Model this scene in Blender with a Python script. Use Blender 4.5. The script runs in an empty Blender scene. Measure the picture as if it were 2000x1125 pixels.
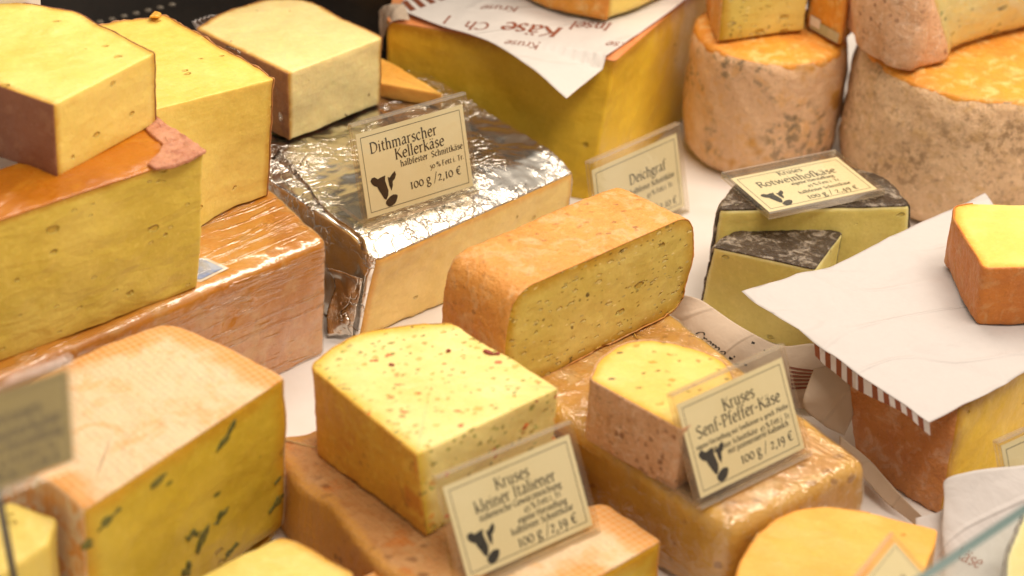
import bpy, math, random
import numpy as np
from mathutils import Vector, kdtree
from mathutils.bvhtree import BVHTree

SC = bpy.context.scene
COL = SC.collection
random.seed(7)
RNG = np.random.RandomState(7)
R = math.radians

# ------------------------------------------------------------------ camera
FPX = 4500.0                    # focal length in pixels of a 2000 px wide frame
PITCH, ROLL, DIST = R(31.0), 0.06, 1.40
LOOK = np.array([0.0, 0.0, 0.05])
_F = np.array([0, math.cos(PITCH), -math.sin(PITCH)])
_R0 = np.array([1.0, 0, 0]); _U0 = np.array([0, math.sin(PITCH), math.cos(PITCH)])
_R = math.cos(ROLL) * _R0 + math.sin(ROLL) * _U0
_U = -math.sin(ROLL) * _R0 + math.cos(ROLL) * _U0
CAM = LOOK - _F * DIST
cd = bpy.data.cameras.new('camera'); cam = bpy.data.objects.new('camera', cd); COL.objects.link(cam)
cd.sensor_width = 36; cd.lens = FPX / 2000 * 36
cd.clip_start = 0.02; cd.clip_end = 50
from mathutils import Matrix
cam.matrix_world = Matrix(((_R[0], _U[0], -_F[0], CAM[0]), (_R[1], _U[1], -_F[1], CAM[1]),
                           (_R[2], _U[2], -_F[2], CAM[2]), (0, 0, 0, 1)))
SC.camera = cam
cd.dof.use_dof = True; cd.dof.focus_distance = 1.385; cd.dof.aperture_fstop = 5.6

# ------------------------------------------------------------------ world, lamps, exposure
w = bpy.data.worlds.new("World"); SC.world = w; w.use_nodes = True
bg = w.node_tree.nodes['Background']
bg.inputs[0].default_value = (1.0, 0.86, 0.70, 1); bg.inputs[1].default_value = 0.45
def area(name, loc, target, sx, sy, power, col):
    l = bpy.data.lights.new(name, 'AREA'); l.shape = 'RECTANGLE'; l.size = sx; l.size_y = sy
    l.energy = power; l.color = col
    o = bpy.data.objects.new(name, l); COL.objects.link(o); o.location = loc
    o.rotation_euler = (Vector(target) - Vector(loc)).to_track_quat('-Z', 'Y').to_euler()
    return o
area('counter_lamp', (0.15, 0.36, 0.86), (0.02, 0.02, 0.0), 1.3, 0.22, 10.0, (1.0, 0.87, 0.71))
area('front_fill', (0.55, -0.55, 1.75), (0.0, 0.0, 0.0), 1.2, 0.50, 24.0, (1.0, 0.86, 0.71))  # added fill light from the viewer's side, brightens the front faces
SC.view_settings.view_transform = 'Standard'; SC.view_settings.look = 'None'
SC.view_settings.exposure = 0.0; SC.view_settings.gamma = 1.0
SC.render.engine = 'CYCLES'
SC.cycles.max_bounces = 8; SC.cycles.transparent_max_bounces = 16
SC.cycles.use_denoising = True
SC.cycles.caustics_reflective = False; SC.cycles.caustics_refractive = False
SC.cycles.sample_clamp_indirect = 4.0

# ------------------------------------------------------------------ pixel <-> place
def ray(px, py):
    x = (px - 1000.0) / FPX; y = -(py - 562.5) / FPX
    return _F + x * _R + y * _U
def at(px, py, z):
    d = ray(px, py); t = (z - CAM[2]) / d[2]
    return CAM + d * t
def vert(px, py, base):
    """height of a vertical edge standing on point base whose top shows at pixel"""
    d = ray(px, py); h = d[:2]; b = base[:2] - CAM[:2]
    t = float(np.dot(h, b) / np.dot(h, h))
    return float(CAM[2] + d[2] * t)

# ------------------------------------------------------------------ numpy noise
_perm = RNG.rand(64, 64, 64).astype(np.float32) * 2 - 1
def vnoise(p):
    i = np.floor(p).astype(int); f = p - i; f = f * f * (3 - 2 * f)
    out = 0
    for dx in (0, 1):
        for dy in (0, 1):
            for dz in (0, 1):
                wgt = (f[:, 0] if dx else 1 - f[:, 0]) * (f[:, 1] if dy else 1 - f[:, 1]) * (f[:, 2] if dz else 1 - f[:, 2])
                out = out + wgt * _perm[(i[:, 0] + dx) % 64, (i[:, 1] + dy) % 64, (i[:, 2] + dz) % 64]
    return out
def fbm(p, octv=3):
    s = 0; a = 1
    for k in range(octv):
        s = s + a * vnoise(p * (2 ** k) + 13.7 * k); a *= 0.5
    return s

# ------------------------------------------------------------------ objects
def thing(name, label, cat, loc, group=None):
    o = bpy.data.objects.new(name, None); COL.objects.link(o)
    o.empty_display_size = 0.02
    o.location = tuple(float(v) for v in loc); o['label'] = label; o['category'] = cat
    if group: o['group'] = group
    return o
def mesh_obj(name, V, Fc, mat, parent=None, smooth=True, attr=None, mats=None, midx=None, label=None):
    V = np.asarray(V, dtype=float)
    if parent is not None:
        root = parent
        off = np.array(root.location)
        while root.parent is not None:
            root = root.parent; off = off + np.array(root.location)
        V = V - off
    me = bpy.data.meshes.new(name)
    me.from_pydata([tuple(v) for v in V], [], [tuple(int(i) for i in f) for f in Fc])
    for m in (mats or [mat]): me.materials.append(m)
    if midx is not None: me.polygons.foreach_set('material_index', np.asarray(midx, dtype=np.int32))
    if smooth: me.polygons.foreach_set('use_smooth', np.ones(len(me.polygons), dtype=bool))
    if attr is not None:
        for k, a in attr.items():
            at_ = me.attributes.new(k, 'FLOAT', 'POINT'); at_.data.foreach_set('value', np.asarray(a, dtype=np.float32))
    me.validate(); me.update()
    o = bpy.data.objects.new(name, me); COL.objects.link(o)
    if parent is not None: o.parent = parent
    if label: o['label'] = label
    return o
def normals_of(V, Fc):
    V = np.asarray(V); N = np.zeros_like(V)
    Q = np.array([f if len(f) == 4 else (f[0], f[1], f[2], f[2]) for f in Fc])
    n = np.cross(V[Q[:, 2]] - V[Q[:, 0]], V[Q[:, 3]] - V[Q[:, 1]])
    tri = Q[:, 2] == Q[:, 3]
    if tri.any(): n[tri] = np.cross(V[Q[tri, 1]] - V[Q[tri, 0]], V[Q[tri, 2]] - V[Q[tri, 0]])
    for k in range(4): np.add.at(N, Q[:, k], n)
    l = np.linalg.norm(N, axis=1); l[l == 0] = 1
    return N / l[:, None]

def fillet(P, rad, step):
    """closed 3-D polygon -> evenly spaced points with rounded corners, and the side each belongs to"""
    n = len(P); out = []; tag = []
    for i in range(n):
        a, b, c = P[i - 1], P[i], P[(i + 1) % n]
        la, lc = np.linalg.norm(a - b), np.linalg.norm(c - b)
        r = min(rad[i], la * 0.48, lc * 0.48)
        p0 = b + (a - b) / la * r; p1 = b + (c - b) / lc * r
        for k in range(7):
            t = k / 6
            out.append((1 - t) ** 2 * p0 + 2 * t * (1 - t) * b + t * t * p1)
            tag.append((i - 1) % n if t < 0.5 else i)
    out = np.array(out); res = []; rt = []
    m = len(out)
    for i in range(m):
        p, q = out[i], out[(i + 1) % m]
        L = np.linalg.norm(q - p)
        if L < 1e-7: continue
        k = max(1, int(math.ceil(L / step)))
        for j in range(k):
            res.append(p + (q - p) * j / k)
            rt.append(tag[i])
    return np.array(res), rt

def loft(top, bot, rad, r_top=0.001, r_bot=0.001, step=0.0025, noise=0.0006, nscale=0.02, bulge=0.0, dome=0.0, lump=0.0, seed=0, wob=0.0):
    """solid between two matching polygons; returns verts, faces, face tags"""
    n0 = len(top)
    rad = [rad] * n0 if not hasattr(rad, '__len__') else rad
    T, tg = fillet(np.asarray(top), rad, step)
    # same parameterisation for the bottom: solve through the corner correspondence
    ax = np.mean(top, 0) - np.mean(bot, 0); H = np.linalg.norm(ax)
    D = np.asarray(bot) - np.asarray(top)
    Bc = []
    P = np.asarray(top)
    for p in T:                                   # inverse distance weights along the outline
        dd = np.linalg.norm(P - p, axis=1) + 1e-6
        wg = 1 / dd ** 2
        Bc.append(p + (D * wg[:, None]).sum(0) / wg.sum())
    Bp = np.array(Bc)
    N = len(T)
    axn = ax / H
    tang = np.roll(T, -1, 0) - np.roll(T, 1, 0)
    inw = np.cross(axn, tang); inw /= np.linalg.norm(inw, axis=1)[:, None] + 1e-12
    cen = T.mean(0)
    if np.einsum('ij,ij->i', inw, cen - T).mean() < 0: inw = -inw
    size = np.linalg.norm(T - cen, axis=1).mean()
    rings = []; kinds = []
    nc = max(4, int(size / step / 1.2))
    ns = max(4, int((H - r_top - r_bot) / step / 1.2))
    def ring(t, d, s=0.0):
        p = Bp + (T - Bp) * t + inw * (d - bulge * math.sin(math.pi * t))[..., None] if np.ndim(d) else Bp + (T - Bp) * t + inw * (d - bulge * math.sin(math.pi * t))
        if s > 0:
            c = p.mean(0); p = p + (c - p) * s
            if dome: p = p + axn * dome * (1 - (1 - s) ** 2) * (1 if t > 0.5 else 0)
        return p
    for k in range(nc - 1, 0, -1): rings.append(ring(0, r_bot, k / nc)); kinds.append('bot')
    for k in range(4): 
        a = k / 4 * math.pi / 2
        rings.append(ring(r_bot * (1 - math.cos(a)) / H, r_bot * (1 - math.sin(a)))); kinds.append('bot' if k < 2 else 'side')
    for k in range(ns + 1): rings.append(ring((r_bot + (H - r_bot - r_top) * k / ns) / H, 0.0)); kinds.append('side')
    for k in range(1, 5):
        a = k / 4 * math.pi / 2
        rings.append(ring(1 - r_top * (1 - math.sin(a)) / H, r_top * (1 - math.cos(a)))); kinds.append('side' if k <= 2 else 'top')
    for k in range(1, nc): rings.append(ring(1, r_top, k / nc)); kinds.append('top')
    M = len(rings)
    V = np.concatenate(rings + [ring(0, r_bot, 1.0).mean(0)[None], ring(1, r_top, 1.0).mean(0)[None]])
    Fc = []; tags = []
    flip = np.dot(np.cross(T[1] - T[0], axn), T[0] - cen) < 0
    for m in range(M - 1):
        kd = kinds[m + 1] if kinds[m + 1] != kinds[m] and kinds[m + 1] == 'top' else (kinds[m] if kinds[m] != 'bot' or kinds[m + 1] == 'bot' else 'side')
        for i in range(N):
            j = (i + 1) % N
            f = (m * N + i, m * N + j, (m + 1) * N + j, (m + 1) * N + i)
            Fc.append(f[::-1] if flip else f); tags.append(kd if kd != 'side' else tg[i])
    cb, ct = M * N, M * N + 1
    for i in range(N):
        j = (i + 1) % N
        f = (cb, j, i); Fc.append(f[::-1] if flip else f); tags.append('bot')
        f = ((M - 1) * N + i, (M - 1) * N + j, ct); Fc.append(f[::-1] if flip else f); tags.append('top')
    if noise:
        nn = normals_of(V, Fc)
        V = V + nn * (fbm(V / nscale + seed * 3.1, 3) * noise)[:, None]
        V = V + nn * (fbm(V / 0.0055 + seed * 1.3, 2) * noise * 0.28)[:, None]
        if lump: V = V + nn * (vnoise(V / 0.045 + seed * 5.3) * lump)[:, None]
    return V, Fc, tags

def shell(V, Fc, thick, off=0.0001, noise=0.0, nscale=0.004, seed=0, sm=0.0):
    """closed slab lying on the given faces"""
    used = sorted({i for f in Fc for i in f}); mp = {u: k for k, u in enumerate(used)}
    P = V[used]; Fl = [tuple(mp[i] for i in f) for f in Fc]
    N = normals_of(P, Fl)
    th = np.full(len(P), thick)
    if noise: th = th + noise * fbm(P / nscale + seed, 2)
    th = np.maximum(th, 0.00015)
    n = len(P)
    VV = np.concatenate([P + N * off, P + N * (off + th)[:, None]])
    FF = [tuple(i + n for i in f) for f in Fl] + [tuple(reversed(f)) for f in Fl]
    cnt = {}
    for f in Fl:
        for a, b in zip(f, f[1:] + f[:1]): cnt[(a, b)] = 1
    for (a, b) in cnt:
        if (b, a) not in cnt: FF.append((b, a, a + n, b + n)[::-1] if False else (a, b, b + n, a + n))
    return VV, FF

def cheese(name, label, cat, top, bot, paste_mat, rind_mat=None, rind_tags=(), rind_t=0.0006, group=None, rnoise=0.0002, rind_label=None, rind_name='rind', post=None, side_plain=False, body='paste', **kw):
    top = np.asarray(top); bot = np.asarray(bot)
    V, Fc, tags = loft(top, bot, **kw)
    if post is not None: V = post(V)
    t = thing(name, label, cat, (*bot.mean(0)[:2], bot[:, 2].min()), group)
    rf = [f for f, g in zip(Fc, tags) if g in rind_tags]
    attr = None
    rd = np.full(len(V), 0.05)
    if rf:
        rv = sorted({i for f in rf for i in f})
        kd = kdtree.KDTree(len(rv))
        for k, i in enumerate(rv): kd.insert(V[i], k)
        kd.balance()
        rd = np.array([kd.find(v)[2] for v in V])
    mesh_obj(body, V, Fc, paste_mat, t, attr={'rd': rd})
    if rf:
        SV, SF = shell(V, rf, rind_t, noise=rnoise, seed=kw.get('seed', 0))
        ov = sorted({i for f, g in zip(Fc, tags) if g in rind_tags and g != 'top' for i in f})
        ed = np.full(len(SV), 0.05)
        if ov and 'top' in rind_tags:
            kd = kdtree.KDTree(len(ov))
            for k, i in enumerate(ov): kd.insert(V[i], k)
            kd.balance(); ed = np.array([kd.find(v)[2] for v in SV])
            if side_plain: ed[ed < 0.0008] = 0.05
        mesh_obj(rind_name, SV, SF, rind_mat, t, label=rind_label, attr={'ed': ed})
    t_ = {'V': V, 'F': Fc, 'tags': tags, 't': t}
    return t_
def drop(top, z, scale=1.0):
    b = np.array(top).copy(); b[:, 2] = z
    if scale != 1.0:
        c = b.mean(0); b = c + (b - c) * scale; b[:, 2] = z
    return b
def poly(pix, z): return np.array([at(x, y, z) for x, y in pix])

def lathe(prof, c, seg=96, noise=0.0006, nscale=0.02, seed=0, squash=None):
    V = []; Fc = []
    for r, z in prof:
        for i in range(seg):
            a = 2 * math.pi * i / seg
            V.append((c[0] + r * math.cos(a), c[1] + r * math.sin(a), c[2] + z))
    V = np.array(V); n = len(prof)
    for m in range(n - 1):
        for i in range(seg):
            j = (i + 1) % seg
            Fc.append((m * seg + i, m * seg + j, (m + 1) * seg + j, (m + 1) * seg + i))
    if noise:
        nn = normals_of(V, Fc); V = V + nn * (fbm(V / nscale + seed, 3) * noise)[:, None]
    return V, Fc

def box_mesh(c0, ex, ey, ez):
    c0, ex, ey, ez = map(np.asarray, (c0, ex, ey, ez))
    V = [c0, c0 + ex, c0 + ex + ey, c0 + ey, c0 + ez, c0 + ex + ez, c0 + ex + ey + ez, c0 + ey + ez]
    Fc = [(0, 3, 2, 1), (4, 5, 6, 7), (0, 1, 5, 4), (1, 2, 6, 5), (2, 3, 7, 6), (3, 0, 4, 7)]
    if np.dot(np.cross(ex, ey), ez) < 0: Fc = [f[::-1] for f in Fc]
    return V, Fc

def cr(pts, n):
    """smooth polyline through points, n samples"""
    pts = np.asarray(pts, float); m = len(pts)
    if m == 2: return pts[0] + (pts[1] - pts[0]) * np.linspace(0, 1, n)[:, None]
    L = np.concatenate([[0], np.cumsum(np.linalg.norm(np.diff(pts, axis=0), axis=1))])
    out = []
    for s in np.linspace(0, L[-1], n):
        i = min(max(int(np.searchsorted(L, s) - 1), 0), m - 2)
        t = (s - L[i]) / max(L[i + 1] - L[i], 1e-9)
        p0 = pts[i - 1] if i > 0 else 2 * pts[0] - pts[1]
        p3 = pts[i + 2] if i + 2 < m else 2 * pts[-1] - pts[-2]
        p1, p2 = pts[i], pts[i + 1]
        out.append(0.5 * (2 * p1 + (p2 - p0) * t + (2 * p0 - 5 * p1 + 4 * p2 - p3) * t * t + (3 * p1 - p0 - 3 * p2 + p3) * t ** 3))
    return np.array(out)

def sheet_grid(la, lb, nu=70, nv=50, sag=None, wr=0.0006, wscale=0.03, seed=0, crease=0.0):
    A = cr(la, nu); B = cr(lb, nu)
    V = []
    for j in range(nv):
        t = j / (nv - 1)
        row = A + (B - A) * t
        if sag is not None: row = row + np.array(sag) * math.sin(math.pi * t)
        V.append(row)
    V = np.concatenate(V)
    Fc = [(j * nu + i, j * nu + i + 1, (j + 1) * nu + i + 1, (j + 1) * nu + i) for j in range(nv - 1) for i in range(nu - 1)]
    nn = normals_of(V, Fc)
    h = wr * fbm(V / wscale + seed * 7.7, 3)
    if crease: h = h + crease * (np.abs(vnoise(V / 0.05 + seed * 2.2)) ** 0.7)
    V = V + nn * h[:, None]
    return V, Fc
def slab(V, Fc, th=0.0002):
    n = len(V); N = normals_of(V, Fc)
    VV = np.concatenate([V + N * th / 2, V - N * th / 2])
    FF = list(Fc) + [tuple(i + n for i in reversed(f)) for f in Fc]
    ed = {}
    for f in Fc:
        for a, b in zip(f, f[1:] + f[:1]): ed[(a, b)] = 1
    for a, b in ed:
        if (b, a) not in ed: FF.append((b, a, a + n, b + n))
    return VV, FF

# ------------------------------------------------------------------ materials
class NT:
    def __init__(s, name):
        s.m = bpy.data.materials.new(name); s.m.use_nodes = True
        s.t = s.m.node_tree; s.n = s.t.nodes; s.b = s.n['Principled BSDF']; s.out = s.n['Material Output']
        s._co = None
    def new(s, typ, **kw):
        n = s.n.new(typ)
        for k, v in kw.items(): setattr(n, k, v)
        return n
    def lk(s, a, b): s.t.links.new(a, b)
    def co(s):
        if s._co is None: s._co = s.new('ShaderNodeTexCoord').outputs['Object']
        return s._co
    def map(s, scale=(1, 1, 1), rot=(0, 0, 0), loc=(0, 0, 0)):
        m = s.new('ShaderNodeMapping'); m.vector_type = 'TEXTURE'; s.lk(s.co(), m.inputs['Vector'])
        m.inputs['Scale'].default_value = tuple(1.0 / k for k in scale); m.inputs['Rotation'].default_value = rot; m.inputs['Location'].default_value = loc
        return m.outputs[0]
    def noise(s, scale, detail=3, rough=0.55, vec=None, dist=0.0):
        n = s.new('ShaderNodeTexNoise'); n.inputs['Scale'].default_value = scale
        n.inputs['Detail'].default_value = detail; n.inputs['Roughness'].default_value = rough; n.inputs['Distortion'].default_value = dist
        s.lk(vec or s.co(), n.inputs['Vector']); return n.outputs['Fac']
    def voro(s, scale, vec=None, feature='F1'):
        n = s.new('ShaderNodeTexVoronoi'); n.feature = feature; n.inputs['Scale'].default_value = scale
        s.lk(vec or s.co(), n.inputs['Vector']); return n
    def rng(s, v, a, b, lo=0.0, hi=1.0, smooth=True):
        n = s.new('ShaderNodeMapRange'); n.interpolation_type = 'SMOOTHSTEP' if smooth else 'LINEAR'
        s.lk(v, n.inputs['Value'])
        for k, x in zip(('From Min', 'From Max', 'To Min', 'To Max'), (a, b, lo, hi)): n.inputs[k].default_value = x
        return n.outputs['Result']
    def math(s, op, a, b=None):
        n = s.new('ShaderNodeMath'); n.operation = op
        for i, x in enumerate((a, b)):
            if x is None: continue
            if isinstance(x, (int, float)): n.inputs[i].default_value = x
            else: s.lk(x, n.inputs[i])
        return n.outputs[0]
    def mix(s, f, a, b):
        n = s.new('ShaderNodeMix'); n.data_type = 'RGBA'
        if isinstance(f, (int, float)): n.inputs['Factor'].default_value = f
        else: s.lk(f, n.inputs['Factor'])
        for k, x in ((6, a), (7, b)):
            if isinstance(x, tuple): n.inputs[k].default_value = (*x, 1)
            else: s.lk(x, n.inputs[k])
        return n.outputs[2]
    def bump(s, h, strength=0.3, dist=0.001, prev=None):
        n = s.new('ShaderNodeBump'); n.inputs['Strength'].default_value = strength; n.inputs['Distance'].default_value = dist
        s.lk(h, n.inputs['Height'])
        if prev is not None: s.lk(prev, n.inputs['Normal'])
        return n.outputs[0]
    def set(s, **kw):
        for k, v in kw.items():
            k = k.replace('_', ' ')
            if isinstance(v, (int, float, tuple)):
                s.b.inputs[k].default_value = (*v, 1) if isinstance(v, tuple) and len(v) == 3 and k != 'Subsurface Radius' else v
            else: s.lk(v, s.b.inputs[k])

def speck(m, scale, r, keep, ang=0.0, stretch=1.0, tilt=0.0, loc=0.0):
    """mask of scattered flecks: only the share keep of the cells holds one"""
    vec = m.map((1, stretch, stretch), (tilt, 0, ang), (loc, loc * 1.7, loc * 0.6)) if (stretch != 1 or ang or loc) else None
    v = m.voro(scale, vec)
    sep = m.new('ShaderNodeSeparateColor'); m.lk(v.outputs['Color'], sep.inputs[0])
    on = m.rng(sep.outputs[0], 1 - keep, 1 - keep + 0.001, smooth=False)
    nz = m.noise(scale * 3.0, 2)
    d = m.math('ADD', v.outputs['Distance'], m.math('MULTIPLY', m.math('SUBTRACT', nz, 0.5), r * 2.2))
    k = m.rng(d, r * 0.55, r, 1, 0)
    return m.math('MULTIPLY', k, on), sep.outputs[1]

def paste(name, c1, c2, edge=None, ew=0.008, specks=(), slits=None, pits=None, score=None, rough=0.42, sss=0.35, grain=0.25, dents=0.13, big=18):
    m = NT(name)
    col = m.mix(m.rng(m.noise(big, 3), 0.38, 0.62), tuple(x * 0.95 for x in c1), c2)
    col = m.mix(m.rng(m.noise(160, 3), 0.45, 0.75, 0, 0.25), col, tuple(min(1, x * 1.15) for x in c2))
    if edge:
        a = m.new('ShaderNodeAttribute'); a.attribute_name = 'rd'
        d = m.math('ADD', a.outputs['Fac'], m.math('MULTIPLY', m.math('SUBTRACT', m.noise(70, 3), 0.5), ew * 0.8))
        col = m.mix(m.rng(d, 0.0, ew, 1, 0), col, edge)
    col = m.mix(m.rng(m.noise(420, 3, 0.7), 0.50, 0.72, 0, 0.22), col, tuple(x * 0.72 for x in c1))
    col = m.mix(m.rng(m.noise(330, 3, 0.7), 0.52, 0.74, 0, 0.35), col, tuple(min(1, x * 1.12 + 0.03) for x in c2))
    nor = None
    h = m.noise(380, 4, 0.6)
    nor = m.bump(h, grain, 0.0006)
    nor = m.bump(m.noise(70, 3), 0.5, 0.002, nor)
    nor = m.bump(m.noise(26, 3, 0.55, m.map((1, 1, 2.4), loc=(.21, .4, .1)), dist=0.4), dents, 0.006, nor)
    if score:                        # fine knife marks
        vec = m.map((score[1], 9, 9), (score[2] if len(score) > 2 else 0, 0, score[0]))
        dg = m.noise(7, 4, 0.65, vec)
        nor = m.bump(dg, 0.25, 0.0020, nor)
        col = m.mix(m.rng(dg, 0.5, 0.75, 0, 0.13), col, tuple(x * 0.82 for x in c1))
    for (c, sc, r, keep, ang, st) in specks:
        k, rnd = speck(m, sc, r, keep, ang, st, loc=sc * 0.01)
        cc = m.mix(m.rng(rnd, 0.2, 0.8), c, tuple(x * 0.55 for x in c))
        col = m.mix(m.math('MULTIPLY', k, 0.85), col, cc)
    for hs in ([slits] if slits else []) + ([pits] if pits else []):
        sc, r, keep, ang, st, dark = hs
        k, rnd = speck(m, sc, r, keep, ang, st, loc=0.37 + sc * 0.003)
        col = m.mix(m.math('MULTIPLY', k, 0.6), col, dark)
        nor = m.bump(m.math('SUBTRACT', 1.0, k), 1.0, 0.0026, nor)
    m.set(Base_Color=col, Roughness=m.rng(m.noise(45, 3), 0.3, 0.7, rough - 0.08, rough + 0.1), Normal=nor)
    m.set(Subsurface_Weight=sss, Subsurface_Radius=(1.0, 0.7, 0.3), Subsurface_Scale=0.005, Specular_IOR_Level=0.35)
    return m.m

def rind(name, c1, c2, c3, mold=None, rough=0.55, bump=0.5, coat=0.0, weave=None, blotch=None, sc=25, wrink=None, coat_r=0.15, fine=300, grit=(330, 0.35, 0.4), band=None, moldn=None):
    m = NT(name)
    col = m.mix(m.rng(m.noise(sc, 5, 0.62), 0.35, 0.65), c1, c2)
    col = m.mix(m.rng(m.noise(sc * 3.2, 5, 0.68, dist=0.6), 0.48, 0.66), col, c3)
    col = m.mix(m.rng(m.noise(grit[0], 4, 0.72), 0.52, 0.70, 0, grit[1]), col, tuple(x * 0.55 for x in c2))
    col = m.mix(m.rng(m.noise(grit[0] * 0.8, 4, 0.72, m.map(loc=(.3, .2, .1))), 0.54, 0.72, 0, grit[2]), col, tuple(min(1, x * 1.25 + 0.06) for x in c1))
    if blotch:
        col = m.mix(m.rng(m.noise(blotch[1], 3, 0.5, m.map(loc=(blotch[3], 0, 0)) if len(blotch) > 3 else None), blotch[2], blotch[2] + 0.07, 0, 0.85), col, blotch[0])
    if moldn:
        mm = m.math('MULTIPLY', m.rng(m.noise(moldn[1], 5, 0.75), moldn[2], moldn[2] + 0.10), m.rng(m.noise(20, 3, 0.6), 0.46, 0.62))
        col = m.mix(m.math('MULTIPLY', mm, moldn[3]), col, moldn[0])
    if band:
        a = m.new('ShaderNodeAttribute'); a.attribute_name = 'ed'
        d = m.math('ADD', a.outputs['Fac'], m.math('MULTIPLY', m.math('SUBTRACT', m.noise(38, 4, 0.65), 0.5), band[1] * 2.0))
        col = m.mix(m.rng(d, band[1] * 0.3, band[1], band[2] if len(band) > 2 else 0.9, 0), col, band[0])
    h = m.noise(fine, 5, 0.7)
    nor = m.bump(h, bump, 0.0012)
    nor = m.bump(m.noise(fine * 0.25, 4, 0.6), bump, 0.002, nor)
    if weave:                        # print of the cheese cloth
        for ang in (weave[0], weave[0] + math.pi / 2):
            wv = m.new('ShaderNodeTexWave'); wv.inputs['Scale'].default_value = weave[1]; wv.inputs['Distortion'].default_value = 1.2
            wv.inputs['Detail'].default_value = 2; wv.inputs['Detail Scale'].default_value = 2.0
            m.lk(m.map(rot=(0, 0, ang)), wv.inputs['Vector'])
            nor = m.bump(wv.outputs['Fac'], 0.28, 0.0005, nor)
            col = m.mix(m.math('MULTIPLY', m.rng(wv.outputs['Fac'], 0.4, 0.9), weave[2]), col, c1)
    if mold:
        k, _ = speck(m, mold[1], mold[2], mold[3], 0.4, 1.5)
        msk = m.math('MULTIPLY', k, m.rng(m.noise(14, 3), 0.40, 0.60))
        col = m.mix(m.math('MULTIPLY', msk, 0.75), col, mold[0])
    if wrink:
        nor = m.bump(m.noise(wrink[0], 4, 0.6, m.map((wrink[1], 1, 1), (0, 0, wrink[2]))), wrink[3], 0.002, nor)
    m.set(Base_Color=col, Roughness=m.rng(h, 0.3, 0.7, rough - 0.1, rough + 0.12), Normal=nor, Specular_IOR_Level=0.35)
    m.set(Subsurface_Weight=0.12, Subsurface_Radius=(1.0, 0.5, 0.2), Subsurface_Scale=0.002)
    if coat: m.set(Coat_Weight=coat, Coat_Roughness=coat_r)
    return m.m

def plain(name, c, rough=0.5, metal=0.0, spec=0.4, noise=None, bump=None, **kw):
    m = NT(name)
    col = c
    if noise: col = m.mix(m.rng(m.noise(noise[1], 4), 0.35, 0.65), c, noise[0])
    m.set(Base_Color=col, Roughness=rough, Metallic=metal, Specular_IOR_Level=spec)
    if bump: m.set(Normal=m.bump(m.noise(bump[0], 4), bump[1], bump[2]))
    if kw: m.set(**kw)
    return m.m

def clear(name, tint=(0.97, 0.96, 0.93), rough=0.06, base=0.04, top=0.75, bump=None, streak=None, haze=0.0, gl=(1, 1, 1)):
    """thin clear film or acrylic: see-through with a gloss that grows at grazing angles"""
    m = NT(name)
    tr = m.new('ShaderNodeBsdfTransparent'); tr.inputs[0].default_value = (*tint, 1)
    gs = m.new('ShaderNodeBsdfGlossy'); gs.inputs['Roughness'].default_value = rough; gs.inputs['Color'].default_value = (*gl, 1)
    fr = m.new('ShaderNodeLayerWeight'); fr.inputs['Blend'].default_value = 0.5
    nor = None
    if bump: nor = m.bump(m.noise(bump[0], 4, 0.6, dist=0.8), bump[1], bump[2])
    if streak:
        ln = m.noise(streak[0], 3, 0.6, m.map((1, streak[1], streak[1]), (0, streak[4] if len(streak) > 4 else 0, streak[2])))
        nor = m.bump(m.rng(ln, streak[5], streak[5] + 0.10), streak[3], 0.0015, nor)
        l2 = m.noise(streak[0] * 0.8, 3, 0.6, m.map((1, streak[1] * 0.8, streak[1] * 0.8), (0.12, 0.10, streak[2] + 0.16)))
        nor = m.bump(m.rng(l2, streak[5] + 0.02, streak[5] + 0.10), streak[3], 0.0015, nor)
    if nor is not None:
        m.lk(nor, gs.inputs['Normal']); m.lk(nor, fr.inputs['Normal'])
    fac = m.rng(m.math('POWER', fr.outputs['Facing'], 3.0), 0.0, 1.0, base, top, smooth=False)
    ms = m.new('ShaderNodeMixShader'); m.lk(fac, ms.inputs[0]); m.lk(tr.outputs[0], ms.inputs[1]); m.lk(gs.outputs[0], ms.inputs[2])
    last = ms.outputs[0]
    if haze:
        df = m.new('ShaderNodeBsdfDiffuse'); df.inputs[0].default_value = (0.9, 0.85, 0.75, 1)
        m2 = m.new('ShaderNodeMixShader'); m2.inputs[0].default_value = haze
        m.lk(last, m2.inputs[1]); m.lk(df.outputs[0], m2.inputs[2]); last = m2.outputs[0]
    m.lk(last, m.out.inputs['Surface'])
    return m.m

# ---- the palette
P_pale   = paste('paste_pale_yellow', (0.95, 0.74, 0.32), (0.96, 0.77, 0.36), edge=(0.62, 0.33, 0.06), ew=0.004, score=(0.7, 1.2), pits=(90, 0.16, 0.10, 0, 1, (0.6, 0.38, 0.08)))
P_yellow = paste('paste_yellow', (0.82, 0.605, 0.13), (0.85, 0.65, 0.18), edge=(0.60, 0.33, 0.05), ew=0.005, score=(0.75, 0.8), pits=(70, 0.187, 0.240, 0.6, 1.6, (0.60, 0.36, 0.05)))
P_gold   = paste('paste_gold', (0.70, 0.52, 0.085), (0.75, 0.575, 0.13), edge=(0.52, 0.28, 0.03), ew=0.004, score=(0.0, 0.6), slits=(46, 0.22, 0.30, 0.5, 2.2, (0.56, 0.36, 0.04)), pits=(85, 0.18, 0.22, 0.5, 2.4, (0.80, 0.60, 0.16)), dents=0.40)
P_cream  = paste('paste_cream', (0.80, 0.57, 0.19), (0.83, 0.61, 0.23), edge=(0.72, 0.38, 0.09), ew=0.006, score=(0.62, 0.5), pits=(60, 0.143, 0.090, 0.6, 1.5, (0.55, 0.35, 0.06)))
P_amber  = paste('paste_amber', (0.80, 0.50, 0.035), (0.84, 0.56, 0.055), edge=(0.50, 0.24, 0.02), ew=0.012, score=(0.3, 0.6), pits=(55, 0.16, 0.10, 0.3, 1.6, (0.38, 0.20, 0.02)))
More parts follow.
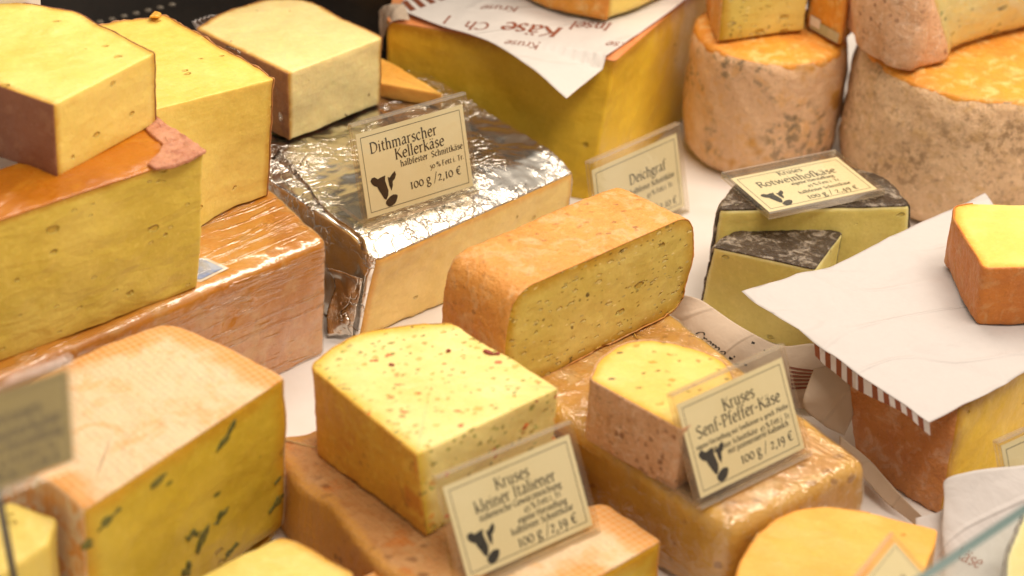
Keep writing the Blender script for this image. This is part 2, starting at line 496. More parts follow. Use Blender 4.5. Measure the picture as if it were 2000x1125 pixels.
P_mustard = paste('paste_mustard', (0.66, 0.505, 0.11), (0.71, 0.56, 0.16), edge=(0.50, 0.28, 0.02), ew=0.010, score=(0.7, 0.7),
                  specks=[((0.07, 0.045, 0.015), 85, 0.23, 0.20, 0.7, 1.6), ((0.30, 0.2, 0.04), 170, 0.27, 0.22, 0.7, 1.3), ((0.44, 0.28, 0.04), 190, 0.28, 0.22, 0.65, 2.4), ((0.85, 0.70, 0.30), 150, 0.27, 0.30, 0.65, 2.6)],
                  slits=(105, 0.29, 0.40, 0.65, 2.8, (0.80, 0.64, 0.24)), pits=(58, 0.25, 0.26, 0.6, 2.0, (0.40, 0.25, 0.03)))
P_italian = paste('paste_italian', (0.80, 0.65, 0.22), (0.83, 0.69, 0.28), edge=(0.68, 0.46, 0.06), ew=0.009, score=(0.3, 0.8),
                  specks=[((0.48, 0.40, 0.10), 130, 0.29, 0.50, 0.9, 1.4), ((0.80, 0.12, 0.02), 105, 0.27, 0.24, 0.2, 1.6), ((0.22, 0.05, 0.02), 60, 0.14, 0.12, 1.2, 1.7),
                          ((0.30, 0.34, 0.06), 170, 0.30, 0.36, 0.9, 1.6), ((0.80, 0.42, 0.10), 80, 0.26, 0.16, 0.5, 1.3)], pits=(130, 0.22, 0.22, 0.5, 1.3, (0.62, 0.48, 0.1)))
P_senf   = paste('paste_mustard_seed', (0.78, 0.55, 0.13), (0.82, 0.60, 0.18), edge=(0.70, 0.40, 0.04), ew=0.006, score=(0.3, 0.8),
                  specks=[((0.12, 0.09, 0.03), 75, 0.180, 0.240, 0.4, 1.3), ((0.62, 0.30, 0.04), 80, 0.228, 0.384, 0.4, 1.3), ((0.40, 0.30, 0.05), 120, 0.228, 0.312, 0.4, 1.4)])
P_herb   = paste('paste_herb', (0.58, 0.405, 0.035), (0.63, 0.455, 0.06), edge=(0.56, 0.30, 0.02), ew=0.012, score=(0.55, 0.5),
                  specks=[((0.09, 0.10, 0.02), 34, 0.149, 0.240, 0.6, 2.2)], slits=(42, 0.172, 0.300, 0.6, 1.9, (0.46, 0.30, 0.03)))
P_wine   = paste('paste_wine', (0.68, 0.56, 0.15), (0.72, 0.60, 0.19), edge=(0.80, 0.70, 0.32), ew=0.003, score=(0.1, 0.7), slits=(62, 0.204, 0.308, 0.1, 2.0, (0.42, 0.31, 0.05)))
P_light  = paste('paste_herb_light', (0.74, 0.61, 0.20), (0.78, 0.66, 0.26), edge=(0.66, 0.42, 0.10), ew=0.006, score=(0.1, 0.6),
                  specks=[((0.07, 0.08, 0.02), 62, 0.24, 0.40, 0.5, 1.5), ((0.34, 0.32, 0.07), 100, 0.30, 0.5, 0.5, 1.5)])
P_orange = paste('paste_orange', (0.82, 0.40, 0.07), (0.85, 0.45, 0.095), score=(0.3, 0.6), slits=(36, 0.15, 0.12, 0.2, 2.6, (0.66, 0.28, 0.03)))
P_butter = paste('paste_butter', (0.76, 0.58, 0.13), (0.80, 0.62, 0.18), edge=(0.68, 0.38, 0.05), ew=0.006, score=(0.3, 0.6), pits=(60, 0.15, 0.1, 0.3, 1.3, (0.55, 0.4, 0.06)))

K_brown  = rind('rind_brown_paper', (0.26, 0.105, 0.055), (0.30, 0.125, 0.065), (0.34, 0.16, 0.085), sc=20, bump=0.25, rough=0.6)
K_thin   = rind('rind_thin_tan', (0.44, 0.20, 0.075), (0.50, 0.25, 0.09), (0.36, 0.16, 0.07), bump=0.4)
K_wax    = rind('rind_amber_wax', (0.50, 0.165, 0.008), (0.42, 0.125, 0.006), (0.56, 0.22, 0.015), sc=14, bump=0.12, rough=0.35, coat=0.35, coat_r=0.18, grit=(120, 0.2, 0.1))
K_pink   = rind('rind_torn_pink', (0.52, 0.22, 0.13), (0.60, 0.29, 0.17), (0.42, 0.16, 0.09), sc=60, bump=0.7, rough=0.45)
K_orange = rind('rind_orange', (0.72, 0.34, 0.085), (0.68, 0.29, 0.065), (0.72, 0.41, 0.18), mold=((0.26, 0.11, 0.035), 120, 0.30, 0.45), sc=26, bump=0.7, rough=0.45, grit=(300, 0.45, 0.55))
K_wrapped = rind('rind_wrapped', (0.68, 0.29, 0.04), (0.60, 0.24, 0.04), (0.68, 0.36, 0.11), sc=18, bump=0.3, rough=0.4)
K_drum   = rind('rind_drum', (0.76, 0.49, 0.285), (0.72, 0.45, 0.26), (0.74, 0.43, 0.19), sc=26, bump=0.8, rough=0.6, blotch=((0.54, 0.25, 0.03), 24, 0.61, 0.35), grit=(260, 0.4, 0.3), moldn=((0.17, 0.13, 0.075), 120, 0.50, 0.85))
K_drumb  = rind('rind_drum_ribbed', (0.70, 0.48, 0.29), (0.64, 0.42, 0.24), (0.58, 0.37, 0.18), sc=30, bump=1.0, rough=0.62, fine=190, grit=(210, 0.9, 0.5), moldn=((0.28, 0.17, 0.08), 170, 0.48, 0.8))
K_drumtop = rind('rind_drum_top', (0.76, 0.33, 0.04), (0.74, 0.29, 0.05), (0.82, 0.50, 0.17), sc=28, bump=0.6, rough=0.42, grit=(150, 0.3, 0.5))
K_cloth  = rind('rind_cloth_print', (0.76, 0.55, 0.33), (0.78, 0.60, 0.40), (0.74, 0.42, 0.18), sc=16, bump=0.6, weave=(0.75, 80, 0.26), blotch=((0.66, 0.30, 0.08), 20, 0.62), grit=(260, 0.35, 0.45), band=((0.72, 0.30, 0.05), 0.022))
K_tan    = rind('rind_tan_cloth', (0.54, 0.275, 0.10), (0.57, 0.32, 0.14), (0.46, 0.20, 0.06), mold=((0.2, 0.08, 0.025), 90, 0.33, 0.6), sc=24, bump=0.8, weave=(0.75, 95, 0.35), blotch=((0.56, 0.17, 0.02), 30, 0.60), grit=(240, 0.6, 0.4), band=((0.60, 0.29, 0.05), 0.008))
K_ital   = rind('rind_smooth_yellow', (0.62, 0.33, 0.04), (0.55, 0.265, 0.04), (0.66, 0.40, 0.07), mold=((0.27, 0.12, 0.03), 95, 0.32, 0.6), sc=26, bump=0.5, rough=0.48, blotch=((0.50, 0.19, 0.03), 38, 0.60))
K_senf   = rind('rind_pink_tan', (0.68, 0.40, 0.23), (0.60, 0.33, 0.17), (0.72, 0.48, 0.32), mold=((0.22, 0.09, 0.04), 120, 0.36, 0.7), sc=40, bump=0.9, rough=0.6, grit=(280, 0.6, 0.5))
K_film   = rind('rind_under_film', (0.68, 0.36, 0.09), (0.62, 0.31, 0.075), (0.72, 0.46, 0.20), mold=((0.33, 0.15, 0.04), 80, 0.32, 0.5), sc=20, bump=0.5, rough=0.42, grit=(200, 0.4, 0.4), band=((0.70, 0.40, 0.06), 0.010, 0.7))
K_black  = rind('rind_dark_wine', (0.040, 0.024, 0.014), (0.070, 0.045, 0.026), (0.34, 0.28, 0.22), sc=34, bump=1.0, rough=0.42, fine=260, wrink=(70, 3.0, 0.5, 0.9), grit=(150, 0.2, 0.5))
K_red    = rind('rind_red_brown', (0.56, 0.235, 0.075), (0.49, 0.185, 0.05), (0.62, 0.35, 0.21), sc=26, bump=0.8, rough=0.45, coat=0.2, coat_r=0.3)
K_redtop = rind('rind_red_orange', (0.55, 0.185, 0.03), (0.50, 0.16, 0.03), (0.56, 0.25, 0.08), sc=32, bump=0.5, rough=0.5)
K_salmon = rind('rind_salmon', (0.72, 0.27, 0.10), (0.76, 0.33, 0.14), (0.70, 0.25, 0.08), sc=16, bump=0.3, rough=0.5)

def foil_mat(name, col=(0.93, 0.90, 0.84), rough=0.24, s1=1.0, s2=0.6):
    m = NT(name)
    v = m.new('ShaderNodeTexVoronoi'); v.feature = 'DISTANCE_TO_EDGE'; v.inputs['Scale'].default_value = 64
    wv = m.new('ShaderNodeVectorMath'); wv.operation = 'ADD'
    nz = m.new('ShaderNodeTexNoise'); nz.inputs['Scale'].default_value = 30; nz.inputs['Detail'].default_value = 4; m.lk(m.co(), nz.inputs['Vector'])
    sc = m.new('ShaderNodeVectorMath'); sc.operation = 'SCALE'; sc.inputs['Scale'].default_value = 0.06
    m.lk(nz.outputs['Color'], sc.inputs[0]); m.lk(m.co(), wv.inputs[0]); m.lk(sc.outputs[0], wv.inputs[1]); m.lk(wv.outputs[0], v.inputs['Vector'])
    amt = m.rng(m.noise(16, 2), 0.38, 0.58)
    nor = m.bump(m.noise(20, 2, 0.5), s1 * 0.30, 0.004)
    nor = m.bump(m.math('MULTIPLY', m.rng(v.outputs['Distance'], 0.0, 0.06), amt), s1, 0.0012, nor)
    nor = m.bump(m.math('MULTIPLY', m.noise(240, 4, 0.7, dist=1.2), amt), s2, 0.0010, nor)
    m.set(Base_Color=col, Metallic=1.0, Roughness=rough, Normal=nor)
    return m.m
M_foil = foil_mat('silver_foil', rough=0.22, s1=0.7, s2=0.65)
M_foil_dark = foil_mat('crumpled_foil', (0.72, 0.66, 0.58), 0.22, 1.0, 1.0)
M_white = plain('white_counter', (0.76, 0.72, 0.70), 0.28, noise=((0.70, 0.65, 0.61), 14), bump=(120, 0.1, 0.0006))
M_black = plain('black_tray', (0.012, 0.010, 0.009), 0.28, noise=((0.02, 0.016, 0.013), 25), bump=(60, 0.3, 0.002))
def paper_mat(name, c, tr=0.25):
    m = NT(name)
    h = m.noise(26, 4, 0.55, dist=0.4)
    rg = m.math('ABSOLUTE', m.math('SUBTRACT', m.noise(7, 1, 0.4, m.map((1, 3.0, 1), (0, 0, 0.5))), 0.5))
    h = m.math('ADD', h, m.rng(rg, 0.0, 0.025, 0.22, 0))
    col = m.mix(m.rng(m.noise(220, 4), 0.3, 0.7, 0, 0.12), c, tuple(x * 0.85 for x in c))
    m.set(Base_Color=col, Roughness=0.62, Specular_IOR_Level=0.25, Normal=m.bump(m.noise(500, 3), 0.12, 0.0004, m.bump(h, 1.0, 0.0026)))
    t = m.new('ShaderNodeBsdfTranslucent'); m.lk(col, t.inputs['Color'])
    ms = m.new('ShaderNodeMixShader'); ms.inputs[0].default_value = tr
    m.lk(m.b.outputs[0], ms.inputs[1]); m.lk(t.outputs[0], ms.inputs[2]); m.lk(ms.outputs[0], m.out.inputs['Surface'])
    return m.m
M_paper = paper_mat('white_paper', (0.66, 0.62, 0.61), 0.2)
M_paper1 = paper_mat('printed_white_paper', (0.78, 0.74, 0.71), 0.2)
M_wrap = paper_mat('greaseproof_paper', (0.60, 0.48, 0.37), 0.15)
M_ink = plain('black_ink', (0.022, 0.017, 0.013), 0.6)
M_red_ink = plain('brown_red_ink', (0.26, 0.07, 0.03), 0.6)
M_stripe = plain('brown_stripe', (0.20, 0.055, 0.022), 0.6)
M_card = plain('cream_card', (0.88, 0.79, 0.52), 0.55, noise=((0.85, 0.75, 0.47), 30))
M_card_shaded = plain('shaded_card', (0.46, 0.37, 0.13), 0.6, noise=((0.42, 0.33, 0.11), 30))  # cream card with the shade of its unlit front put into the colour
M_acr = clear('clear_acrylic', rough=0.07, base=0.035, top=0.55, bump=(22, 0.25, 0.003))
M_acre = clear('acrylic_edge', (0.93, 0.88, 0.78), rough=0.12, base=0.16, top=0.55, haze=0.12)
M_foot = clear('acrylic_foot', (0.95, 0.93, 0.88), rough=0.08, base=0.10, top=0.6, haze=0.06)
M_film = clear('cling_film', (0.99, 0.98, 0.96), rough=0.19, base=0.07, top=0.5, bump=(24, 0.40, 0.006), streak=(4, 60.0, 0.80, 0.5, 0.0, 0.57))
M_film2 = clear('cling_film_soft', (0.99, 0.98, 0.96), rough=0.045, base=0.05, top=0.45, bump=(85, 0.8, 0.0034), streak=(5, 34.0, -0.72, 0.45, 0.0, 0.59))
M_blue = plain('blue_label', (0.16, 0.22, 0.42), 0.4, noise=((0.40, 0.46, 0.58), 90))
M_label_white = plain('white_label', (0.75, 0.72, 0.70), 0.4)
M_label_green = plain('olive_label', (0.42, 0.42, 0.26), 0.5, noise=((0.55, 0.5, 0.36), 60))
M_glass_edge = clear('green_glass_edge', (0.30, 0.52, 0.50), rough=0.15, base=0.10, top=0.5, haze=0.0)
def glass_edge():
    m = NT('teal_glass_edge'); m.set(Base_Color=(0.11, 0.17, 0.165), Roughness=0.2, Specular_IOR_Level=0.6)
    return m.m
M_gedge = glass_edge()
M_glass = clear('clear_glass', (0.93, 0.96, 0.94), rough=0.01, base=0.02, top=0.5)
M_herb = plain('herb_leaf', (0.085, 0.088, 0.018), 0.5, noise=((0.20, 0.17, 0.035), 260))
M_tomato = plain('dried_tomato', (0.24, 0.03, 0.012), 0.35)
M_pin = plain('dark_pin', (0.05, 0.035, 0.015), 0.4)

# ------------------------------------------------------------------ lettering
def _ring(cx, cy, rx, ry, n=8): return [(cx + rx * math.cos(2 * math.pi * k / n + 1.2), cy + ry * math.sin(2 * math.pi * k / n + 1.2)) for k in range(n + 1)]
def St(x, a, b, head=True):        # serifed stem
    s = [('l', [(x, a), (x, b)]), ('h', [(x - .7, a), (x + .8, a)])]
    if head: s.append(('h', [(x - .9, b - .35), (x, b)]))
    return s
def Cap(x, a, b): return [('l', [(x, a), (x, b)]), ('h', [(x - .8, a), (x + .8, a)]), ('h', [(x - .8, b), (x + .8, b)])]
hump = lambda x0, x1: [('s', [(x0, 3.7), (x0 + 1.2, 4.9), (x1 - .4, 4.5), (x1, 3.2), (x1, 0)]), ('h', [(x1 - .7, 0), (x1 + .8, 0)])]
G = {
 'a': (4.2, [('s', [(.6, 4.1), (1.6, 5), (2.8, 4.6), (3, 3.3), (3, .8), (3.8, .1)]), ('s', [(3, 2.9), (1.4, 2.4), (.5, 1.2), (1.4, .05), (3, 1)])]),
 'b': (4.8, St(1, 0, 7.8) + [('s', [(1, 4), (2.4, 5), (3.9, 3.9), (4, 1.6), (2.7, 0), (1, .5)])]),
 'c': (4.0, [('s', [(3.4, 4.1), (2.4, 5), (1, 4.2), (.5, 2.5), (1.1, .7), (2.3, 0), (3.6, .7)])]),
 'd': (4.8, [('s', [(3.5, 4.4), (2.3, 5), (.9, 4), (.5, 2.3), (1.3, .3), (2.4, .1), (3.5, 1)])] + St(3.6, 0, 7.8)),
 'e': (4.1, [('s', [(.7, 2.7), (3.5, 3), (3.1, 4.6), (2.1, 5), (.9, 4), (.5, 2.3), (1.2, .5), (2.4, 0), (3.6, .8)])]),
 'f': (2.9, [('s', [(3.2, 7.3), (2.3, 7.8), (1.4, 6.8), (1.2, 5), (1.2, 0)]), ('h', [(.2, 4.8), (2.6, 4.8)]), ('h', [(.4, 0), (2.1, 0)])]),
 'g': (4.2, [('s', _ring(1.9, 3.5, 1.35, 1.5)), ('s', [(1.2, 2.1), (.9, 1), (2.2, .4), (3.6, -.4), (3.2, -1.9), (1.7, -2.4), (.4, -1.6), (1, -.2), (1.6, .2)]), ('h', [(2.9, 4.6), (4, 5)])]),
 'h': (4.9, St(1, 0, 7.8) + hump(1, 3.7)), 'i': (2.2, St(1, 0, 5) + [('d', [(1, 6.9)])]),
 'k': (4.6, St(1, 0, 7.8) + [('h', [(3.7, 4.9), (1.1, 2.5)]), ('l', [(1.9, 3.2), (4.3, 0)])]),
 'l': (2.2, St(1, 0, 7.8)), 'm': (7.6, St(1, 0, 5) + hump(1, 3.6) + hump(3.6, 6.3)), 'n': (4.9, St(1, 0, 5) + hump(1, 3.7)),
 'o': (4.6, [('s', _ring(2.3, 2.5, 1.8, 2.5))]),
 'p': (4.8, St(1, -2.5, 5) + [('s', [(1, 4), (2.4, 5), (3.9, 3.9), (4, 1.6), (2.7, 0), (1, .5)])]),
 'r': (3.4, St(1, 0, 5) + [('s', [(1, 3.6), (2, 4.8), (3.1, 4.7)])]),
 's': (3.5, [('s', [(2.9, 4.3), (1.9, 5), (.8, 4.3), (1, 3.2), (2.6, 2.1), (2.9, .9), (1.8, 0), (.6, .6)])]),
 't': (3.1, [('s', [(1.3, 6.4), (1.2, 4), (1.2, 1), (2, 0), (3, .5)]), ('h', [(.2, 4.8), (2.8, 4.8)])]),
 'u': (4.9, [('s', [(1, 5), (1, 1.4), (2, .05), (3.6, 1)]), ('h', [(.2, 4.8), (1, 5)])] + St(3.7, 0, 5)),
 'w': (6.6, [('l', [(.3, 5), (1.9, 0)]), ('h', [(1.9, 0), (3.3, 4.8)]), ('l', [(3.3, 4.8), (4.7, 0)]), ('h', [(4.7, 0), (6.3, 5)])]),
 'z': (4.0, [('h', [(.5, 4.9), (3.5, 4.9)]), ('l', [(3.5, 4.9), (.5, .1)]), ('h', [(.5, .1), (3.6, .1)])]),
 'D': (6.6, Cap(1.2, 0, 7.2) + [('s', [(1.2, 7.2), (3.6, 7), (5.6, 5), (5.5, 2), (3.5, .2), (1.2, 0)])]),
 'K': (5.9, Cap(1.2, 0, 7.2) + [('h', [(5, 7.2), (1.3, 3.4)]), ('l', [(2.3, 4.4), (5.6, 0)])]),
 'S': (4.9, [('s', [(4, 6.3), (2.8, 7.2), (1, 6.4), (1.1, 4.8), (3.4, 3), (4.1, 1.4), (2.6, 0), (.6, .9)])]),
 'F': (4.8, Cap(1.2, 0, 7.2) + [('h', [(1.2, 7.1), (4.5, 7.1)]), ('h', [(1.2, 3.8), (3.8, 3.8)])]),
 'T': (5.5, [('l', [(2.8, 0), (2.8, 7.2)]), ('h', [(2, 0), (3.6, 0)]), ('h', [(.3, 7.1), (5.3, 7.1)])]),
 'R': (5.8, Cap(1.2, 0, 7.2) + [('s', [(1.2, 7.1), (3.6, 7), (4.4, 5.4), (3.4, 3.8), (1.2, 3.6)]), ('l', [(2.8, 3.7), (5.6, 0)])]),
 'P': (5.0, Cap(1.2, 0, 7.2) + [('s', [(1.2, 7.1), (3.6, 7), (4.4, 5.4), (3.4, 3.6), (1.2, 3.4)])]),
 'G': (6.3, [('s', [(5.4, 6), (3.8, 7.2), (1.4, 6), (.7, 3.6), (1.6, 1), (3.6, 0), (5.4, .8)]), ('l', [(5.4, .8), (5.4, 3.2)])]),
 'I': (2.7, Cap(1.3, 0, 7.2)), 'H': (6.6, Cap(1.2, 0, 7.2) + Cap(5.2, 0, 7.2) + [('h', [(1.2, 3.7), (5.2, 3.7)])]),
 'C': (5.6, [('s', [(5, 6), (3.6, 7.2), (1.4, 6), (.7, 3.6), (1.6, 1), (3.4, 0), (5.2, 1)])]),
 'N': (6.6, [('h', [(1.2, 0), (1.2, 7.2)]), ('l', [(1.2, 7.2), (5.4, 0)]), ('h', [(5.4, 0), (5.4, 7.2)])]),
 '0': (4.6, [('s', _ring(2.3, 2.5, 1.8, 2.5))]), '1': (2.9, Cap(1.4, 0, 5)),
 '2': (4.1, [('s', [(.6, 3.9), (1.8, 5), (3.1, 4), (2.2, 2), (.5, .2)]), ('h', [(.5, .2), (3.7, .2)])]),
 '4': (4.4, [('l', [(2.9, -2.2), (2.9, 5)]), ('h', [(2.9, 5), (.3, .3)]), ('h', [(.3, .3), (4.1, .3)])]),
 '5': (4.0, [('h', [(3.5, 5), (1.2, 5)]), ('h', [(1.2, 5), (1, 2.6)]), ('s', [(1, 2.6), (2.6, 2.5), (3.3, .6), (2.2, -1.8), (.5, -2.1)])]),
 '9': (4.3, [('s', _ring(2, 3.2, 1.4, 1.8)), ('s', [(3.4, 3.6), (3.3, .6), (1.2, -2.3)])]),
 '%': (6.8, [('s', _ring(1.6, 5.5, 1, 1.5)), ('s', _ring(5.1, 1.5, 1, 1.5)), ('h', [(5.2, 7), (1.5, 0)])]),
 ',': (2.2, [('l', [(1.1, .5), (.6, -1.4)])]), '.': (2.0, [('d', [(.9, .4)])]), '/': (3.6, [('h', [(.2, -1.2), (3.2, 7.8)])]), '-': (3.0, [('l', [(.4, 2.7), (2.5, 2.7)])]),
 '\u20ac': (5.0, [('s', [(4.6, 5.6), (3.4, 6.4), (1.8, 5.4), (1.2, 3.2), (1.8, .9), (3.4, 0), (4.6, .7)]), ('h', [(.3, 3.9), (3.9, 3.9)]), ('h', [(.3, 2.6), (3.6, 2.6)])]),
 '(': (2.6, [('s', [(2.2, 8), (1, 5.5), (.8, 2.8), (1.2, .3), (2.3, -2)])]),
}
for k, base_ in (('\u00e4', 'a'), ('\u00f6', 'o'), ('\u00fc', 'u')):
    a_, s_ = G[base_]; G[k] = (a_, s_ + [('d', [(1.3, 6.7)]), ('d', [(3.1, 6.7)])])
def text_width(s): return sum(G[c][0] + .3 if c in G else 2.4 for c in s)
def text_quads(s, x0, y0, size, slant=0.0, wgt=1.0, track=0.0):
    """strokes of a line of text as flat quads; size = x-height"""
    u = size / 5.0; out = []; x = x0
    def ribbon(pts, lo, hi, nib=R(28)):
        pts = np.asarray(pts, float)
        if len(pts) < 2: return
        d = np.gradient(pts, axis=0) if len(pts) > 2 else np.repeat((pts[1] - pts[0])[None], 2, 0)
        ln = np.linalg.norm(d, axis=1); ln[ln == 0] = 1; d = d / ln[:, None]
        ang = np.arctan2(d[:, 1], d[:, 0])
        wv = (lo + (hi - lo) * np.abs(np.sin(ang - nib))) * 0.5
        n = np.stack([-d[:, 1], d[:, 0]], 1) * wv[:, None]
        a, b = pts + n, pts - n
        for i in range(len(pts) - 1): out.append([a[i], b[i], b[i + 1], a[i + 1]])
    for ch in s:
        if ch not in G: x += 2.4 * u; continue
        adv, st = G[ch]
        for kind, pts in st:
            P = np.array([(x + (px + slant * py) * u, y0 + py * u) for px, py in pts])
            if kind == 'd':
                c = P[0]; r = 0.55 * u * wgt
                out.append([c + (r, 0), c + (0, r), c + (-r, 0), c + (0, -r)])
            elif kind == 'h': ribbon(P, 0.5 * u * wgt, 0.62 * u * wgt)
            elif kind == 'l': ribbon(P, 0.9 * u * wgt, 1.12 * u * wgt)
            else: ribbon(cr(P, max(8, 4 * len(P))), 0.42 * u * wgt, 1.12 * u * wgt)
        x += (adv + track) * u
    return out

def price_sign(label, bl, br, tl, z, lines, cow=True, margin=(.035, .030, .060, .05), foot=True, pin=None, dull=False, name='price_sign', card_top=0.91, zt=None):
    """clear holder with a printed cream card. bl, br on the supporting surface; tl fixes height and lean"""
    BL = at(*bl, z); BR = at(*br, z if zt is None else zt)
    u = BR - BL; W = np.linalg.norm(u); u = u / W
    d = ray(*tl); t = np.dot(u, BL - CAM) / np.dot(u, d)
    TL = CAM + d * t
    v = TL - BL; H = np.linalg.norm(v); v = v / H
    n = np.cross(u, v)                       # towards the viewer
    if np.dot(n, CAM - BL) < 0: n = -n
    root = thing(name, label, 'price sign', BL, 'price cards in clear stands')
    th = 0.0014
    f = lambda s, t_, k: BL + u * s + v * t_ + n * k
    # the two leaves of the holder, one mesh with bright edges
    V = []; Fc = []; mi = []
    for k0 in (0.0007, -0.0007 - th):
        v_, f_ = box_mesh(f(0, 0, k0), u * W, v * H, n * th)
        o = len(V); V += list(v_); Fc += [tuple(i + o for i in q) for q in f_]; mi += [0, 0, 1, 1, 1, 1]
    e = 0.0016                               # folded upper rim and lower bar join the leaves
    for t0 in (() if dull else (-e, H)):
        v_, f_ = box_mesh(f(0, t0, -0.0007 - th), u * W, v * e, n * (2 * th + 0.0014))
        o = len(V); V += list(v_); Fc += [tuple(i + o for i in q) for q in f_]; mi += [1] * 6
    mesh_obj('holder', V, Fc, M_acr, root, smooth=False, mats=[M_acr, M_acr if dull else M_acre], midx=mi)
    if foot:
        back = np.array([-n[0], -n[1], 0]); back /= np.linalg.norm(back)
        v_, f_ = box_mesh(BL - n * 0.004 + np.array([0, 0, 0.0006]), u * W, back * H * 0.52, np.array([0, 0, 0.0026]))
        mesh_obj('foot', v_, f_, M_acr, root, smooth=False, mats=[M_foot, M_acre], midx=[0, 0, 1, 1, 1, 1])
    if pin is not None:
        a = BL + u * pin[0] * W; a = a - n * 0.0045; v_, f_ = box_mesh(a - u * 0.0014, u * 0.0028, n * 0.0028, np.array(pin[1]) - a)
        mesh_obj('pin', v_, f_, M_pin, root, smooth=False)
    l_, r_, b_, tt = margin
    s0, s1, t0, t1 = l_ * W, W - r_ * W, b_ * H, H * card_top
    v_, f_ = box_mesh(f(s0, t0, -0.0002), u * (s1 - s0), v * (t1 - t0), n * 0.0004)
    card = mesh_obj('card', v_, f_, M_card_shaded if dull else M_card, root, smooth=False)
    cw, chh = s1 - s0, t1 - t0
    qs = []
    bm = 0.035 * cw; lw = 0.0042 * cw
    for (a, b, c, d_) in ((bm, bm, cw - bm, bm + lw), (bm, chh - bm - lw, cw - bm, chh - bm), (bm, bm, bm + lw, chh - bm), (cw - bm - lw, bm, cw - bm, chh - bm)):
        qs.append([np.array(p) for p in ((a, b), (c, b), (c, d_), (a, d_))])
    def emit(nm, quads, k=0.00033):
        V = []; Fc = []
        for q in quads:
            o = len(V); V += [f(s0 + p[0], t0 + p[1], k) for p in q]; Fc.append(tuple(range(o, o + len(q))))
        mesh_obj(nm, V, Fc, M_ink, card, smooth=False)
    emit('border', qs)
    tq = []
    for (txt, x, y, size, al) in lines:      # x, y, size in parts of card width / height
        sz = size * chh * 1.04; wd = text_width(txt) * sz / 5
        room = {'c': 2 * min(x, 1 - x) - 0.10, 'l': 0.95 - x, 'r': x - 0.06}[al] * cw
        if wd > room: sz *= room / wd; wd = room
        x_ = x * cw - (wd / 2 if al == 'c' else wd if al == 'r' else 0)
        tq += text_quads(txt, x_, y * chh, sz, wgt=(0.92 if size > 0.06 else 1.05), track=0.3)
    if tq: emit('lettering', tq, 0.00037)
    if cow:
        cx, cy, cs = 0.075 * cw, 0.085 * chh, 0.355 * chh
        sh = [[(-.02, .90), (.04, .98), (.16, .99), (.28, .90), (.42, .93), (.60, .95), (.56, .8), (.60, .62), (.64, .45), (.60, .30), (.50, .18), (.42, .24), (.33, .42), (.26, .55), (.22, .66), (.10, .72), (.02, .80)],
              [(.68, .88), (.76, .84), (.86, .92), (1, 1), (1.03, .88), (.96, .76), (.86, .70), (.84, .56), (.76, .42), (.70, .60)],
              [(.72 + .25 * math.cos(a) * (1 + .1 * math.sin(3 * a)), .11 + .16 * math.sin(a) + .06 * math.cos(a)) for a in np.linspace(0, 2 * math.pi, 17)[:-1]]]
        emit('cow_emblem', [[np.array((cx + p[0] * cs * 0.95, cy + p[1] * cs * 1.05)) for p in s] for s in sh], 0.00040)
    return root

def paper_text(parent, V, Fc, lines, org, ex, ey, mat=M_red_ink, name='printing', dirn=None):
    """writing that follows the sheet: text plane org + ex*s + ey*t is dropped onto the sheet"""
    bv = BVHTree.FromPolygons([tuple(v) for v in V], [tuple(f) for f in Fc])
    org, ex, ey = map(np.asarray, (org, ex, ey))
    exn, eyn = ex, ey
    dn = np.cross(ex, ey); dn = dn / np.linalg.norm(dn)
    if dirn is not None: dn = np.asarray(dirn, float) / np.linalg.norm(dirn)
    elif np.dot(dn, CAM - org) < 0: dn = -dn
    VV = []; FF = []
    for (txt, x, y, size, sl, wg) in lines:
        for q in text_quads(txt, x, y, size, sl, wg):
            ps = []
            for p in q:
                w0 = org + ex * p[0] + ey * p[1]
                hit = bv.ray_cast(Vector(w0 + dn * 0.12), Vector(-dn), 0.3)
                if hit[0] is None: ps = None; break
                nn = np.array(hit[1]); nn = nn if np.dot(nn, dn) > 0 else -nn
                ps.append(np.array(hit[0]) + nn * 0.00035)
            if ps:
                o = len(VV); VV += ps; FF.append(tuple(range(o, o + len(ps))))
    if FF: mesh_obj(name, VV, FF, mat, parent, smooth=False)

# ================================================================== the setting
def structure(o): o['kind'] = 'structure'; return o
v_, f_ = box_mesh((-1.6, -1.2, -0.03), (3.2, 0, 0), (0, 2.6, 0), (0, 0, 0.03))
structure(mesh_obj('counter', v_, f_, M_white, smooth=False))

# ================================================================== cheeses, left group
# wrapped block at the bottom of the left stack
bW = at(628, 690, 0); zW = vert(634, 471, bW)
topW = poly([(634, 471), (470, 310), (-260, 600), (-60, 762)], zW)
c = cheese('wrapped_cheese', 'large amber cheese block in shiny cling film with a blue label, under the yellow blocks', 'cheese',
           topW, drop(topW, 0), P_yellow, K_wrapped, (0, 1, 2, 3, 'top'), rad=0.004, r_top=0.0035, r_bot=0.002, noise=0.0008, seed=1, lump=0.001)
V, Fc, tg = c['V'], c['F'], c['tags']
sv, sf = shell(V, [f for f, g in zip(Fc, tg) if g != 'bot'], 0.00012, off=0.0013, noise=0.00012, nscale=0.006)
mesh_obj('cling_film', sv, sf, M_film, c['t'])
lab = poly([(330, 545), (392, 499), (447, 524), (392, 551)], zW + 0.0014)
def flat_label(name, P, mat, parent, th=0.0002, inner=None, label=None):
    n = np.cross(P[1] - P[0], P[2] - P[0]); n /= np.linalg.norm(n)
    if np.dot(n, CAM - P[0]) < 0: n = -n
    k = len(P); V = [p for p in P] + [p + n * th for p in P]
    Fc = [tuple(range(k, 2 * k)), tuple(reversed(range(k)))] + [(i, (i + 1) % k, (i + 1) % k + k, i + k) for i in range(k)]
    return mesh_obj(name, V, Fc, mat, parent, smooth=False, label=label)
lo = flat_label('label', lab, M_label_white, c['t'])
cen = lab.mean(0)
flat_label('label_print', cen + (lab - cen) * 0.80 + np.array([0, 0, 0.0004]), M_blue, lo)

